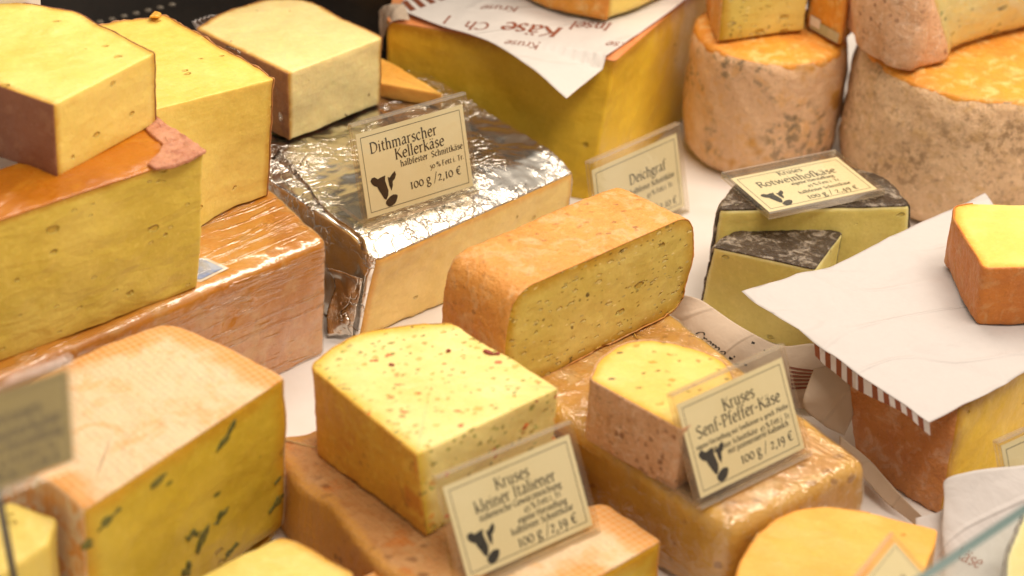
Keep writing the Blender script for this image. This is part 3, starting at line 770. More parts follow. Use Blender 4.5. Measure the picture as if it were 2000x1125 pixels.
# big block with the amber waxed top, on the wrapped one
bA = at(388, 562, zW + 0.0016); zA = vert(399, 302, bA)
topA = poly([(401, 298), (302, 229), (-300, 440), (-220, 505)], zA)
botA = drop(topA, zW + 0.0016); botA[0] = at(388, 562, zW + 0.0016); botA[3] = at(-240, 785, zW + 0.0016)
c = cheese('cheese_block', 'long yellow cheese block with a glossy amber top carrying a smaller chunk', 'cheese', topA, botA, P_gold, K_wax, (1, 2, 'top'), rind_t=0.0010,
           rad=[0.003, 0.003, 0.004, 0.004], r_top=0.0015, noise=0.0007, lump=0.0012, seed=2)
sp = poly([(283, 250), (306, 228), (405, 292), (372, 310), (335, 322), (303, 327), (286, 318), (308, 296), (318, 280)], zA + 0.0028)
V, Fc, tg = loft(sp, drop(sp, zA + 0.0006), rad=0.002, r_top=0.0009, r_bot=0.0004, step=0.0013, noise=0.0007, nscale=0.006, seed=4)
mesh_obj('torn_rind', V, Fc, K_pink, c['t'])

# chunk on top of it
bB = at(108, 345, zA + 0.0015); zB = vert(105, 205, bB)
topB = poly([(105, 205), (-130, 122), (-60, 0), (30, 4), (145, 20), (302, 104)], zB)
c = cheese('cheese_chunk', 'pale yellow cheese chunk with a dull brown side, topmost at the far left', 'cheese', topB, drop(topB, zA + 0.0015), P_yellow, K_brown, (0, 1, 2, 3, 4), rind_t=0.0006,
           rad=[0.002, 0.004, 0.01, 0.01, 0.01, 0.0015], r_top=0.0010, noise=0.0006, lump=0.0006, seed=5)

# block behind, on the wrapped block
bC = at(525, 382, zW + 0.0016); zC = vert(536, 155, bC)
topC = poly([(537, 154), (322, 29), (170, 55), (60, 130), (240, 228)], zC)
botC = drop(topC, zW + 0.0016); botC[0] = at(525, 382, zW + 0.0016); botC[4] = at(300, 495, zW + 0.0016)
c = cheese('cheese_block', 'tall yellow cheese block with thin torn rind, behind the amber topped block', 'cheese', topC, botC, P_yellow, K_thin, (0, 1, 2, 3), rind_t=0.0009, rnoise=0.0006,
           rad=[0.003, 0.003, 0.008, 0.008, 0.004], r_top=0.001, noise=0.0008, lump=0.0012, seed=6)
pr = at(318, 29, zC); V, Fc, _ = loft(poly([(292, 34), (302, 22), (315, 26), (312, 34)], zC + 0.004), poly([(292, 34), (302, 22), (315, 26), (312, 34)], zC + 0.0002), rad=0.001, r_top=0.001, r_bot=0.0005, step=0.001, noise=0.0006, nscale=0.004)
mesh_obj('crumb', V, Fc, P_orange, c['t'])

# ------------------------------------------------------------------ foil block
zF = 0.067
topF = poly([(735, 490), (430, 290), (800, 120), (1122, 318)], zF)
botF = drop(topF, 0); botF[0] = at(700, 668, 0)
eF = topF[3] - topF[0]; nF = np.array([-eF[1], eF[0], 0]); nF /= np.linalg.norm(nF)
if np.dot(nF, topF[1] - topF[0]) < 0: nF = -nF
def slope_front(V):
    d = (V - topF[0]) @ nF; k = np.clip(1 - d / 0.026, 0, 1) * np.clip((V[:, 2] - 0.03) / 0.03, 0, 1)
    V = V.copy(); V[:, 2] -= 0.0075 * k ** 1.3; return V
c = cheese('foil_cheese', 'cream coloured cheese block in crinkled silver foil under the large price card', 'cheese', topF, botF, P_cream, M_foil, ('top', 0, 1, 2), rind_name='foil', rind_t=0.0003, rnoise=0.00015,
           rad=[0.006, 0.006, 0.006, 0.003], r_top=0.0022, r_bot=0.004, noise=0.0007, nscale=0.012, lump=0.0012, seed=8, step=0.0022, post=slope_front)
foil_t = c['t']
# loose foil flaps at the left corner
def flap(name, la, lb, mat, parent, seed, wr=0.002, nu=26, nv=16, ws=0.012, th=0.00015):
    V, Fc = sheet_grid(la, lb, nu, nv, wr=wr, wscale=ws, seed=seed); V, Fc = slab(V, Fc, th)
    return mesh_obj(name, V, Fc, mat, parent)
flap('foil_flap', [at(642, 520, 0.045), at(650, 560, 0.032), at(640, 610, 0.016), at(640, 655, 0.002)],
     [at(708, 545, 0.045), at(700, 580, 0.032), at(692, 625, 0.016), at(690, 652, 0.004)], M_foil_dark, foil_t, 3)
flap('foil_flap', [at(545, 290, zF + .006), at(590, 345, zF + .002), at(640, 410, zF + .002), at(715, 468, zF + .002)],
     [at(520, 330, zF - .004), at(570, 392, zF - .012), at(650, 462, zF - .012), at(722, 492, zF - .004)], M_foil_dark, foil_t, 5, wr=0.0012)

# pale block standing on the foil block
zE0 = zF + 0.0022
bE = at(565, 276, zE0); zE = vert(563, 143, bE)
topE = poly([(563, 143), (383, 56), (450, 18), (520, 2), (592, -1), (746, 74)], zE)
botE = drop(topE, zE0); botE[0] = at(566, 275, zE0); 
c = cheese('cheese_block', 'pale cream cheese block standing on silver foil, left of the white wrapping paper', 'cheese', topE, botE, P_pale, K_thin, (0, 1, 2, 3, 4), rind_t=0.0006,
           rad=[0.0015, 0.004, 0.02, 0.02, 0.012, 0.0025], r_top=0.001, noise=0.0008, lump=0.0009, seed=9)
t = thing('foil_scrap', 'crumpled dark foil scrap between the tall yellow and the pale blocks', 'foil', at(548, 270, zF))
flap('sheet', [at(440, 90, zE + .002), at(490, 118, zE - .004), at(536, 165, zE - .014), at(548, 240, zE0 + .01)],
     [at(452, 84, zE - .004), at(505, 125, zE - .012), at(558, 185, zE - .022), at(566, 268, zE0 + .002)], M_foil_dark, t, 11, wr=0.003, ws=0.008)
t = thing('paper_scrap', 'small torn white paper scrap with serrated edge at the back', 'paper', at(392, 50, zE - 0.004))
la = [at(374 + i * 4.5, 41 - i * 1.4 + (3 if i % 2 else 0), zE - .002) for i in range(10)]
V, Fc = sheet_grid(la, [at(385 + i * 5.5, 62 - i * 3.5, zE - .012) for i in range(10)], 40, 8, wr=0.0005); V, Fc = slab(V, Fc)
mesh_obj('sheet', V, Fc, M_paper, t)

# slab behind the pale block
topH = poly([(690, 88), (757, 118), (866, 184), (745, 162), (650, 150)][::-1], zF + 0.012)
cheese('cheese_slab', 'thin pale orange cheese slab half hidden behind the pale block', 'cheese', topH, drop(topH, zF + 0.001), P_orange, K_thin, (), rad=0.002, r_top=0.001, noise=0.0005, seed=10)

# ------------------------------------------------------------------ big amber block with the paper
zG = 0.102
topG = poly([(1203, 119), (755, 42), (780, -70), (1420, -70)], zG)
botG = drop(topG, 0); botG[0] = at(1150, 392, 0); botG[3] = at(1400, 175, 0)
c = cheese('cheese_block', 'big deep yellow cheese block under white printed paper, behind the foil block', 'cheese', topG, botG, P_amber, K_salmon, ('top',), rad=[0.003, 0.004, 0.01, 0.006], r_top=0.0012,
           noise=0.0006, lump=0.0012, seed=12)
gz = zG + 0.0035
t = thing('wrapping_paper', 'white wrapping paper with brown script draped over the deep yellow block', 'paper', at(1000, 60, gz))
la = [at(775, 20, gz), at(860, 54, gz), at(950, 82, gz + .0005), at(1040, 138, gz - 0.004), at(1106, 196, gz - 0.012)]
lb = [at(880, -110, gz), at(1040, -110, gz), at(1180, -90, gz), at(1290, -60, gz), at(1385, -38, gz + 0.002)]
V, Fc = sheet_grid(la, lb, 90, 60, wr=0.0009, wscale=0.035, seed=2)
# lift the sheet a little so it never cuts the block
V[:, 2] += 0.0012
eG = topG[0] - topG[1]; nG = np.array([-eG[1], eG[0], 0]); nG /= np.linalg.norm(nG)
over = (V - topG[0]) @ nG > -0.004              # over the block the sheet lies on its top
V[over, 2] = np.maximum(V[over, 2], zG + 0.0034 + 0.0012 * fbm(V[over] / 0.03, 2))
paperV, paperF = V.copy(), Fc
SV, SF = slab(V, Fc); mesh_obj('sheet', SV, SF, M_paper1, t)
o_ = at(1215, 60, gz); e1 = at(900, 40, gz) - o_; e1 /= np.linalg.norm(e1); e2 = np.array([e1[1], -e1[0], 0]) * 1.0
e2 = np.cross(np.array([0, 0, 1]), e1)
paper_text(t, V, Fc, [('Insel', 0.006, -0.010, 0.0080, 0.35, 1.0), ('K\u00e4se', 0.040, 0.002, 0.0115, 0.35, 1.15), ('Kruse', 0.072, -0.024, 0.0060, 0.3, 0.8),
                      ('Insel', -0.030, 0.006, 0.0062, 0.35, 0.8), ('Ch', 0.090, 0.006, 0.0085, 0.3, 0.9), ('K\u00e4se', -0.012, 0.020, 0.0062, 0.35, 0.8), ('Kruse', 0.055, 0.030, 0.0055, 0.35, 0.8), ('l', 0.118, -0.002, 0.008, 0.3, 0.9)],
           o_, e1, e2)
def stripe_patch(parent, V, Fc, corners, n, mat, name='stripes', dirn=(0, 0, 1), sl=0.0):
    bv = BVHTree.FromPolygons([tuple(v) for v in V], [tuple(f) for f in Fc]); a, b, c_, d = map(np.asarray, corners)
    VV = []; FF = []; dn = np.asarray(dirn, float); dn /= np.linalg.norm(dn)
    for k in range(n):
        for seg in range(6):
            q = []
            for (s, tt) in (((k + .0) / n, seg / 6), ((k + .55) / n, seg / 6), ((k + .55) / n, (seg + 1) / 6), ((k + .0) / n, (seg + 1) / 6)):
                s2 = s + sl * tt
                p = (a + (b - a) * s2) * (1 - tt) + (d + (c_ - d) * s2) * tt
                h = bv.ray_cast(Vector(p + dn * 0.1), Vector(-dn), 0.3)
                if h[0] is None: q = None; break
                nn = np.array(h[1]); nn = nn if np.dot(nn, dn) > 0 else -nn
                q.append(np.array(h[0]) + nn * 0.00035)
            if q: o = len(VV); VV += q; FF.append((o, o + 1, o + 2, o + 3))
    if FF: mesh_obj(name, VV, FF, mat, parent, smooth=False)
stripe_patch(t, V, Fc, (at(785, 8, gz), at(850, -20, gz), at(880, -2, gz), at(802, 26, gz)), 4, M_stripe)
flap('folded_edge', [at(738, 22, gz - .006), at(752, 12, gz), at(772, 8, gz + .004), at(790, 10, gz + .004)],
     [at(748, 100, gz - .03), at(752, 62, gz - .012), at(770, 40, gz - 0.001), at(800, 38, gz + 0.001)], M_wrap, t, 7, wr=0.0012)
# half wheel on the paper
zJ = gz + 0.003
botJ = poly([(1120, 30), (1185, 40), (1310, -8), (1330, -80), (1080, -90), (1005, -22), (1045, 8)], zJ)
topJ = botJ.copy(); topJ[:, 2] = zJ + 0.05
cJ = topJ.mean(0); topJ = cJ + (topJ - cJ) * 1.08; topJ[:, 2] = zJ + 0.05
c = cheese('cheese_piece', 'rounded yellow cheese half resting on the brown printed white paper', 'cheese', topJ, botJ, P_yellow, K_drumtop, (0, 2, 3, 4, 5, 6, 'top'), rind_t=0.0012, rad=[0.006, 0.002, 0.006, 0.02, 0.02, 0.012, 0.012],
       r_top=0.006, r_bot=0.005, noise=0.0006, seed=14)

# ------------------------------------------------------------------ two drums at the back right
def drum(label, base, prof, r_rim, hh, side, topm, seed):
    t = thing('drum_cheese', label, 'cheese', base)
    ps = [(0.0001, 0)] + [(r, z) for r, z in prof]
    n = len(prof); pr = cr(np.array(prof), 46)
    sp = [(0.0001, 0.0)] + [tuple(p) for p in pr]
    V, Fc = lathe(sp, base, 160, noise=0.0012, nscale=0.014, seed=seed)
    mesh_obj('rind', V, Fc, side, t)
    tp = [(pr[-1][0] + 0.0006, pr[-1][1] - 0.006), (pr[-1][0] + 0.0010, pr[-1][1] - 0.002), (pr[-1][0] - 0.0006, pr[-1][1] + 0.0009), (pr[-1][0] * 0.9, pr[-1][1] + 0.0024)] + [(pr[-1][0] * k, hh + 0.0004) for k in (0.8, 0.7, 0.6, 0.5, 0.4, 0.3, 0.2, 0.1, 0.002)]
    tp = cr(np.array(tp), 50)
    V, Fc = lathe([tuple(p) for p in tp], base, 160, noise=0.0009, nscale=0.012, seed=seed)
    mesh_obj('top_rind', V, Fc, topm, t)
    return t
bD1 = at(1478, 296, 0); hD1 = 0.097
drum('small drum cheese with mouldy beige rind, between the deep yellow block and the larger drum', bD1,
     [(0.040, 0.0), (0.049, 0.003), (0.0535, 0.014), (0.0562, 0.034), (0.0562, 0.055), (0.0562, 0.078), (0.0552, 0.090), (0.0530, hD1 - 0.002)], 0.05, hD1, K_drum, K_drumtop, 3)
bD2 = at(1869, 350, 0); hD2 = 0.104
drum('large drum cheese with rough ribbed beige rind at the back right', bD2,
     [(0.066, 0.0), (0.080, 0.004), (0.0865, 0.018), (0.0885, 0.038), (0.0875, 0.060), (0.0855, 0.084), (0.0830, 0.097), (0.0800, hD2 - 0.002)], 0.07, hD2, K_drumb, K_drumtop, 9)
# pieces on the drums
z1 = hD1 + 0.0032
botK = poly([(1402, 82), (1378, 10), (1440, -60), (1566, -40), (1568, 59)], z1)
topK = botK.copy(); topK[:, 2] = z1 + 0.06
cheese('cheese_piece', 'herb flecked yellow cheese piece standing on the smaller drum', 'cheese', topK, botK, P_light if False else P_mustard, K_orange, (0, 1, 2), rind_t=0.0008, rad=[0.003, 0.01, 0.01, 0.004, 0.0015], r_top=0.004, r_bot=0.0015, noise=0.0006, seed=15)
botK3 = poly([(1576, 52), (1640, 88), (1664, 62), (1640, -20), (1575, -20)], z1)
topK3 = botK3.copy(); topK3[:, 2] = z1 + 0.05
c = cheese('wrapped_cheese', 'orange cheese in film with a small printed label, beside the herb flecked piece', 'cheese', topK3, botK3, P_orange, K_drumtop, (0, 1, 2, 3, 4), rind_t=0.0004, rad=0.003, r_top=0.003, r_bot=0.0015, noise=0.0006, seed=16)
a, b = botK3[0], botK3[1]; dn = np.cross(b - a, (0, 0, 1)); dn /= np.linalg.norm(dn); dn = dn if np.dot(dn, CAM - a) > 0 else -dn
q0, q1 = a + (b - a) * 0.12 + dn * .0012, a + (b - a) * 0.97 + dn * .0012
zl = np.array([0, 0, 1.0])
flat_label('label', np.array([q0 + zl * .001, q1 + zl * .001, q1 + zl * .0085, q0 + zl * .0085]), M_label_green, c['t'])
q2 = q0 + (q1 - q0) * 0.35
flat_label('bar_strip', np.array([q0 + zl * .004, q2 + zl * .004, q2 + zl * .011, q0 + zl * .011]) + dn * 0.0004, M_label_white, c['t'])
z2 = hD2 + 0.0035
botK2 = poly([(1852, 116), (1795, 142), (1735, 136), (1672, 100), (1640, 40), (1690, -60), (1900, -90), (2060, -20), (2030, 52)], z2)
topK2 = botK2.copy(); topK2[:, 2] = z2 + 0.06
cz = topK2.mean(0); topK2 = cz + (topK2 - cz) * 0.98; topK2[:, 2] = z2 + 0.06; topK2[0] = topK2[0] + (at(1770, -60, z2 + .06) - topK2[0]) * 0.8
c = cheese('cheese_piece', 'pale herb flecked cheese with tan rind lying on the larger drum', 'cheese', topK2, botK2, P_light, K_senf, (0, 1, 2, 3, 4, 5, 6, 7), rind_t=0.0009, rad=[0.003, 0.012, 0.02, 0.02, 0.02, 0.02, 0.02, 0.006, 0.004], r_top=0.004, r_bot=0.006, noise=0.0008, seed=17, bulge=0.003)
sv, sf = shell(c['V'], [f for f, g in zip(c['F'], c['tags']) if g in (8, 'top')], 0.00012, off=0.0010); mesh_obj('cling_film', sv, sf, M_film2, c['t'])

# ------------------------------------------------------------------ centre: mustard cheese on the wrapped wheel
zN = 0.052
topN = poly([(1424, 1034), (985, 742), (1180, 560), (1310, 610), (1694, 900)], zN)
botN = drop(topN, 0, 1.03)
c = cheese('wrapped_cheese', 'broad tan cheese in glossy cling film carrying a cut piece and a price card', 'cheese', topN, botN, P_butter, K_film, (0, 1, 2, 3, 4, 'top'), rind_t=0.0006,
           rad=[0.007, 0.007, 0.008, 0.008, 0.010], r_top=0.0062, r_bot=0.005, noise=0.0009, lump=0.0014, seed=20, bulge=0.0015)
sv, sf = shell(c['V'], [f for f, g in zip(c['F'], c['tags']) if g != 'bot'], 0.00012, off=0.0016, noise=0.0006, nscale=0.006)
mesh_obj('cling_film', sv, sf, M_film2, c['t'])

# rounded-rectangle loaf: profile in the plane of its cut face
zM0 = zN + 0.0022
mA = at(1000, 766, zM0); mB = at(1330, 604, zM0)
uM = mB - mA; wM = np.linalg.norm(uM); uM /= wM
nM = np.array([-uM[1], uM[0], 0])             # away from the viewer
if np.dot(nM, CAM - mA) > 0: nM = -nM
lean = 0.05
upM = np.array([0, 0, 1.0]) * math.cos(lean) + nM * math.sin(lean)
hM = vert(1352, 440, mB) - zM0 + 0.004
def mp(s, tt): return mA + uM * s * wM + upM * tt * hM
front = np.array([mp(-0.035, 0.0), mp(1.0, 0.0), mp(1.06, 0.55), mp(1.035, 1.0), mp(0.0, 1.03), mp(-0.05, 0.5)])
depM = np.linalg.norm(at(1217, 352, zM0 + hM) - at(1345, 424, zM0 + hM)) * 0.99
back = front + nM * depM + np.array([0, 0, 0.0])
cenb = back.mean(0); back = cenb + (back - cenb) * 0.985
V, Fc, tags = loft(front, back, rad=[0.008, 0.010, 0.02, 0.014, 0.016, 0.02], r_top=0.0006, r_bot=0.006, step=0.0022, noise=0.0006, nscale=0.018, lump=0.0008, seed=22)
t = thing('cheese_loaf', 'loaf shaped cheese with orange rind and holey speckled cut face in the middle', 'cheese', (*(front.mean(0) * .5 + back.mean(0) * .5)[:2], zM0))
rf = [f for f, g in zip(Fc, tags) if g != 'top']
rv = sorted({i for f in rf for i in f}); kd = kdtree.KDTree(len(rv))
for k, i in enumerate(rv): kd.insert(V[i], k)
kd.balance()
# real dents where the slits of the cut face are
facev = sorted({i for f, g in zip(Fc, tags) if g == 'top' for i in f})
mesh_obj('paste', V, Fc, P_mustard, t, attr={'rd': [kd.find(v)[2] for v in V]})
sv, sf = shell(V, rf, 0.0007, noise=0.0003); mesh_obj('rind', sv, sf, K_orange, t)

# cut mustard seed piece
zS0 = zN + 0.0024
bS = at(1146, 862, zS0); zS = vert(1153, 745, bS)
topS = poly([(1153, 740), (1168, 705), (1210, 668), (1285, 661), (1425, 698), (1440, 775), (1330, 838)][::-1], zS)
botS = drop(topS, zS0)
c = cheese('cheese_piece', 'small rounded cheese piece with pinkish tan rind behind a cow card, on film wrapped cheese', 'cheese', topS, botS, P_senf, K_senf, (0, 1, 2, 3, 4, 5, 6), rind_t=0.0007,
           rad=[0.002, 0.004, 0.02, 0.012, 0.008, 0.006, 0.003], r_top=0.0012, r_bot=0.001, noise=0.0006, lump=0.0006, seed=24)

# ------------------------------------------------------------------ front: Italian herb block on its tan wheel
zO = 0.046
topO = poly([(606, 838), (525, 852), (584, 952), (642, 984), (745, 1115), (900, 1180), (1130, 900), (1000, 740)], zO)
cheese('wheel_cheese', 'brownish tan cheese wheel with cloth marked rind under the herb flecked block', 'cheese', topO, drop(topO, 0, 1.02), P_butter, K_tan, (0, 1, 2, 3, 4, 5, 6, 7, 'top'), rind_t=0.0006, rad=0.006, r_top=0.0045, r_bot=0.004, noise=0.0009, lump=0.0012, seed=26)
zT0 = zO + 0.0014
bT = at(832, 1042, zT0); zT = vert(813, 886, bT)
topT = poly([(813, 887), (606, 716), (632, 690), (700, 650), (800, 634), (885, 630), (1094, 756)], zT)
botT = drop(topT, zT0); botT[0] = at(834, 1046, zT0); botT[1] = at(620, 880, zT0)
c = cheese('cheese_block', 'herb and tomato flecked pale cheese block with yellow rind in front of the orange loaf', 'cheese', topT, botT, P_italian, K_ital, (0, 1, 2, 3, 4), rind_t=0.0006,
       rad=[0.0015, 0.006, 0.01, 0.02, 0.02, 0.006, 0.002], r_top=0.0014, r_bot=0.001, noise=0.0007, lump=0.0008, seed=27)
for k, (x, y, L, wd, an) in enumerate([(955, 688, .0075, .0030, -.45), (972, 690, .003, .0025, .2), (765, 712, .0035, .0018, 0.0), (876, 684, .003, .0016, .4), (1048, 783, .002, .0012, .5)]):
    p = at(x, y, zT + 0.0004)
    V, Fc, _ = loft([p + np.array([L / 2 * math.cos(a) * math.cos(an) - wd / 2 * math.sin(a) * math.sin(an), L / 2 * math.cos(a) * math.sin(an) + wd / 2 * math.sin(a) * math.cos(an), 0.0003]) for a in np.linspace(0, 2 * math.pi, 9)[:-1]],
                    [p + np.array([L / 2 * math.cos(a) * math.cos(an) - wd / 2 * math.sin(a) * math.sin(an), L / 2 * math.cos(a) * math.sin(an) + wd / 2 * math.sin(a) * math.cos(an), -0.0008]) for a in np.linspace(0, 2 * math.pi, 9)[:-1]],
                    rad=0.0004, r_top=0.0003, r_bot=0.0002, step=0.0006, noise=0.0003, nscale=0.002, seed=k)
    mesh_obj('tomato_piece', V, Fc, M_tomato, c['t'])

# cheese in front carrying the front card
zR = 0.040
topR = poly([(690, 1135), (880, 1040), (1182, 984), (1294, 1057), (1150, 1140), (1000, 1230), (800, 1220)], zR)
cheese('cheese_piece', 'flat cheese with pale cloth marked rind at the bottom edge under the frontmost cow card', 'cheese', topR, drop(topR, 0), P_herb, K_cloth, (0, 1, 2, 4, 5, 6, 'top'), rind_t=0.0006, rad=0.004, r_top=0.0025, noise=0.0007, lump=0.0008, seed=30)
zAA = 0.045
topAA = poly([(330, 1190), (380, 1130), (545, 1047), (575, 1055), (692, 1118), (640, 1230)], zAA)
cheese('cheese_piece', 'plain bright yellow cheese corner at the bottom edge below the leaf flecked block', 'cheese', topAA, drop(topAA, 0), P_butter, K_film, (2, 3, 4), rind_t=0.0005, rad=[.003, .004, .006, .006, .003, .003], r_top=0.0015, noise=0.0007, lump=0.0008, seed=31)

# big herb cheese at the lower left
bL = at(560, 1052, 0); zL = vert(558, 738, bL)
topL = poly([(163, 1000), (112, 952), (-70, 860), (60, 745), (328, 626), (559, 738)], zL)
botL = drop(topL, 0); botL[5] = at(560, 1052, 0)
c = cheese('cheese_block', 'large dark yellow cheese with green leaf flecks and pale cloth marked top at lower left', 'cheese', topL, botL, P_herb, K_cloth, (0, 1, 2, 3, 4, 'top'), rind_t=0.0007,
           rad=[0.003, 0.008, 0.01, 0.01, 0.012, 0.004], side_plain=True, r_top=0.0022, r_bot=0.016, noise=0.0008, lump=0.0012, seed=33)
# leaf flakes in the cut face
fp, fq = topL[0], topL[5]; fb = botL[5]
nL = np.cross(fq - fp, np.array([0, 0, 1.0])); nL /= np.linalg.norm(nL); nL = nL if np.dot(nL, CAM - fp) > 0 else -nL
bvL = BVHTree.FromPolygons([tuple(v) for v in c['V']], [tuple(f) for f in c['F']])
eU = (fq - fp) / np.linalg.norm(fq - fp); eV = np.array([0, 0, 1.0])
for k, (x, y, L, wd, an) in enumerate([(442, 852, .018, .0036, .62), (309, 939, .012, .0046, .2), (215, 1012, .016, .004, .3), (432, 1008, .012, .0045, .45), (395, 1055, .016, .0062, .9),
                                       (540, 983, .013, .0045, .5), (365, 1112, .008, .0065, .5), (172, 1062, .006, .008, 1.2), (452, 1075, .012, .004, .4), (377, 1045, .010, .0045, -.2), (543, 938, .006, .002, .4)]):
    d = ray(x, y); h = bvL.ray_cast(Vector(CAM), Vector(d), 5)
    if h[0] is None: continue
    p = np.array(h[0])
    pts = []
    for a in np.linspace(0, 2 * math.pi, 21)[:-1]:
        s, q = L / 2 * math.cos(a) * (1 + .15 * math.sin(5 * a + 2 * k)), wd / 2 * math.sin(a) * (1 + 0.45 * math.sin(3 * a + k)) + 0.0006 * math.sin(4 * a + 3 * k)
        pts.append(p + eU * (s * math.cos(an) - q * math.sin(an)) + eV * (s * math.sin(an) + q * math.cos(an)))
    pts = np.array(pts); nh = np.array(h[1])
    V, Fc, _ = loft(pts + nh * 0.0004, pts - nh * 0.0012, rad=0.0006, r_top=0.0003, r_bot=0.0003, step=0.001, noise=0.0004, nscale=0.003, seed=k)
    mesh_obj('herb_leaf', V, Fc, M_herb, c['t'])
zBB = zL - 0.012
topBB = poly([(20, 978), (112, 1012), (96, 1060), (-40, 1150), (-90, 1020)], zBB)
cheese('cheese_piece', 'bright yellow cheese corner at the bottom left below the blurred card', 'cheese', topBB, drop(topBB, 0), P_butter, K_brown, (), rad=0.003, r_top=0.002, noise=0.0006, seed=34)

# ------------------------------------------------------------------ right: dark wine cheese
def wheel_piece(name, label, top, z0, **kw): pass
zU = 0.074
topU = poly([(1402, 411), (1412, 385), (1440, 352), (1520, 322), (1640, 315), (1730, 345), (1782, 402)][::-1], zU)
botU = drop(topU, 0, 1.0)
cheese('cheese_half', 'greenish yellow cheese with dark wine rind lying under the tilted card', 'cheese', topU, botU, P_wine, K_black, (0, 1, 2, 3, 4, 5, 'top'), rind_t=0.0009, rnoise=0.0005,
       rad=[0.006, 0.02, 0.02, 0.02, 0.015, 0.008, 0.006], r_top=0.0028, noise=0.0007, lump=0.0008, seed=40, bulge=0.002)
zV = 0.058
topV = poly([(1392, 484), (1404, 468), (1450, 447), (1510, 437), (1590, 441), (1646, 455), (1592, 527)][::-1], zV)
botV = drop(topV, 0); botV = drop(topV, 0, 1.0)
# sides after reversing: 0 = right cut, last = front cut
botV[-1] = at(1362, 622, 0); botV[0] = at(1612, 706, 0)
cheese('cheese_wedge', 'small greenish cheese wedge with wrinkled dark rind in front of the wine cheese', 'cheese', topV, botV, P_wine, K_black, (1, 2, 3, 4, 5, 'top'), rind_t=0.0009, rnoise=0.0005,
       rad=[0.002, 0.003, 0.01, 0.02, 0.02, 0.006, 0.004], r_top=0.0016, noise=0.0006, lump=0.0006, seed=41)
t = thing('wrapping_paper', 'greaseproof paper with handwriting and brown stripes folded in front of the dark rind wedge', 'paper', at(1450, 720, 0))
la = [at(1322, 572, .040), at(1372, 588, .034), at(1450, 640, .030), at(1522, 674, .027), at(1592, 672, .030), at(1625, 700, .02)]
lb = [at(1262, 640, .004), at(1320, 690, .004), at(1400, 740, .004), at(1490, 790, .003), at(1580, 800, .003), at(1650, 800, .003)]
V, Fc = sheet_grid(la, lb, 70, 30, wr=0.0010, wscale=0.03, seed=5, sag=np.array([0, -0.004, 0.004]))
SV, SF = slab(V, Fc); mesh_obj('sheet', SV, SF, M_wrap, t)
o_ = at(1352, 655, .025); e1 = at(1440, 718, .012) - o_; e1 /= np.linalg.norm(e1)
nf = (CAM - o_) / np.linalg.norm(CAM - o_); e2 = np.cross(nf, e1)
paper_text(t, V, Fc, [('Creme', 0.0, -0.001, 0.0045, 0.3, 0.9), ('N', 0.026, 0.004, 0.010, 0.3, 0.9), ('K', 0.022, -0.009, 0.008, 0.3, 0.9)], o_, e1, e2, mat=M_ink, dirn=nf)
stripe_patch(t, V, Fc, (at(1545, 760, .008), at(1540, 712, .022), at(1588, 712, .022), at(1606, 745, .008)), 6, M_stripe, dirn=nf, sl=-0.25)

# red brown cheese under the white paper
zX = 0.066
topX = poly([(1872, 800), (1640, 690), (1900, 560), (2090, 655)], zX)
botX = drop(topX, 0); botX[0] = at(1836, 1008, 0); botX[1] = at(1668, 912, 0)
c = cheese('cheese_block', 'reddish brown rind cheese with amber cut face under the white paper at right', 'cheese', topX, botX, P_amber, K_red, (0, 1, 2, 'top'), rind_t=0.0010, rnoise=0.0006, rad=[0.003, 0.008, 0.006, 0.004], r_top=0.003, r_bot=0.004, noise=0.0008, lump=0.0012, seed=44)
pz = zX + 0.0065
t = thing('wrapping_paper', 'plain white paper sheet with striped edge lying under the small red rind cheese', 'paper', at(1760, 620, pz))
la = [at(1448, 571, pz + .004), at(1560, 541, pz + .003), at(1640, 512, pz + .001), at(1800, 432, pz + 0.001), at(1924, 376, pz + .004)]
lb = [at(1815, 824, pz - .002), at(1880, 788, pz), at(2000, 722, pz), at(2060, 690, pz), at(2130, 650, pz)]
V, Fc = sheet_grid(la, lb, 100, 70, wr=0.0030, wscale=0.045, seed=9, crease=0.0022)
V[:, 2] = np.where(V[:, 2] > zX - 0.002, np.maximum(V[:, 2], zX + 0.0030 + 0.0004 * fbm(V / 0.02, 2)), V[:, 2])
SV, SF = slab(V, Fc); mesh_obj('sheet', SV, SF, M_paper, t)
# striped hem hanging down along the near edge (alternating stripes in one mesh)
VV = []; FF = []; mi = []
e0 = V.reshape(70, 100, 3)[:, 0]                # the near-left edge of the sheet
idx = np.linspace(28, 69, 40).astype(int)
for q, i in enumerate(idx):
    a = e0[i] + np.array([0, 0, -0.0003]); dd = 0.0062 + 0.0026 * math.sin(q * 0.16 + 2.9 + 3.14)
    VV += [a, a + np.array([0.0010, -0.0045, 0]) * 0.9 + np.array([0, 0, -dd])]
for q in range(len(idx) - 1):
    FF.append((2 * q, 2 * q + 1, 2 * q + 3, 2 * q + 2)); mi.append(0 if (q // 2) % 2 else 1)
n_ = len(VV); VV2 = VV + [p + np.array([0.0002, 0.0002, -0.00003]) for p in VV]
FF2 = FF + [tuple(i + n_ for i in reversed(f)) for f in FF]
mesh_obj('striped_hem', VV2, FF2, M_paper, t, smooth=False, mats=[M_paper, M_stripe], midx=mi + mi)
sheetV, sheetF = V, Fc

zY0 = pz + 0.0035
bY = at(1908, 634, zY0); zY = vert(1922, 524, bY)
topY = poly([(1922, 523), (1862, 425), (1866, 404), (1900, 398), (2060, 402), (2100, 520)], zY)
botY = drop(topY, zY0); botY[0] = at(1908, 634, zY0); botY[1] = at(1858, 530, zY0)
cheese('cheese_piece', 'small yellow cheese piece with red orange rind sitting on the white paper', 'cheese', topY, botY, P_butter, K_redtop, (0, 1, 2, 5), rind_t=0.0008, rad=[0.004, 0.004, 0.003, 0.005, 0.004, 0.003], r_top=0.0016, r_bot=0.002, noise=0.0007, lump=0.0007, seed=46)

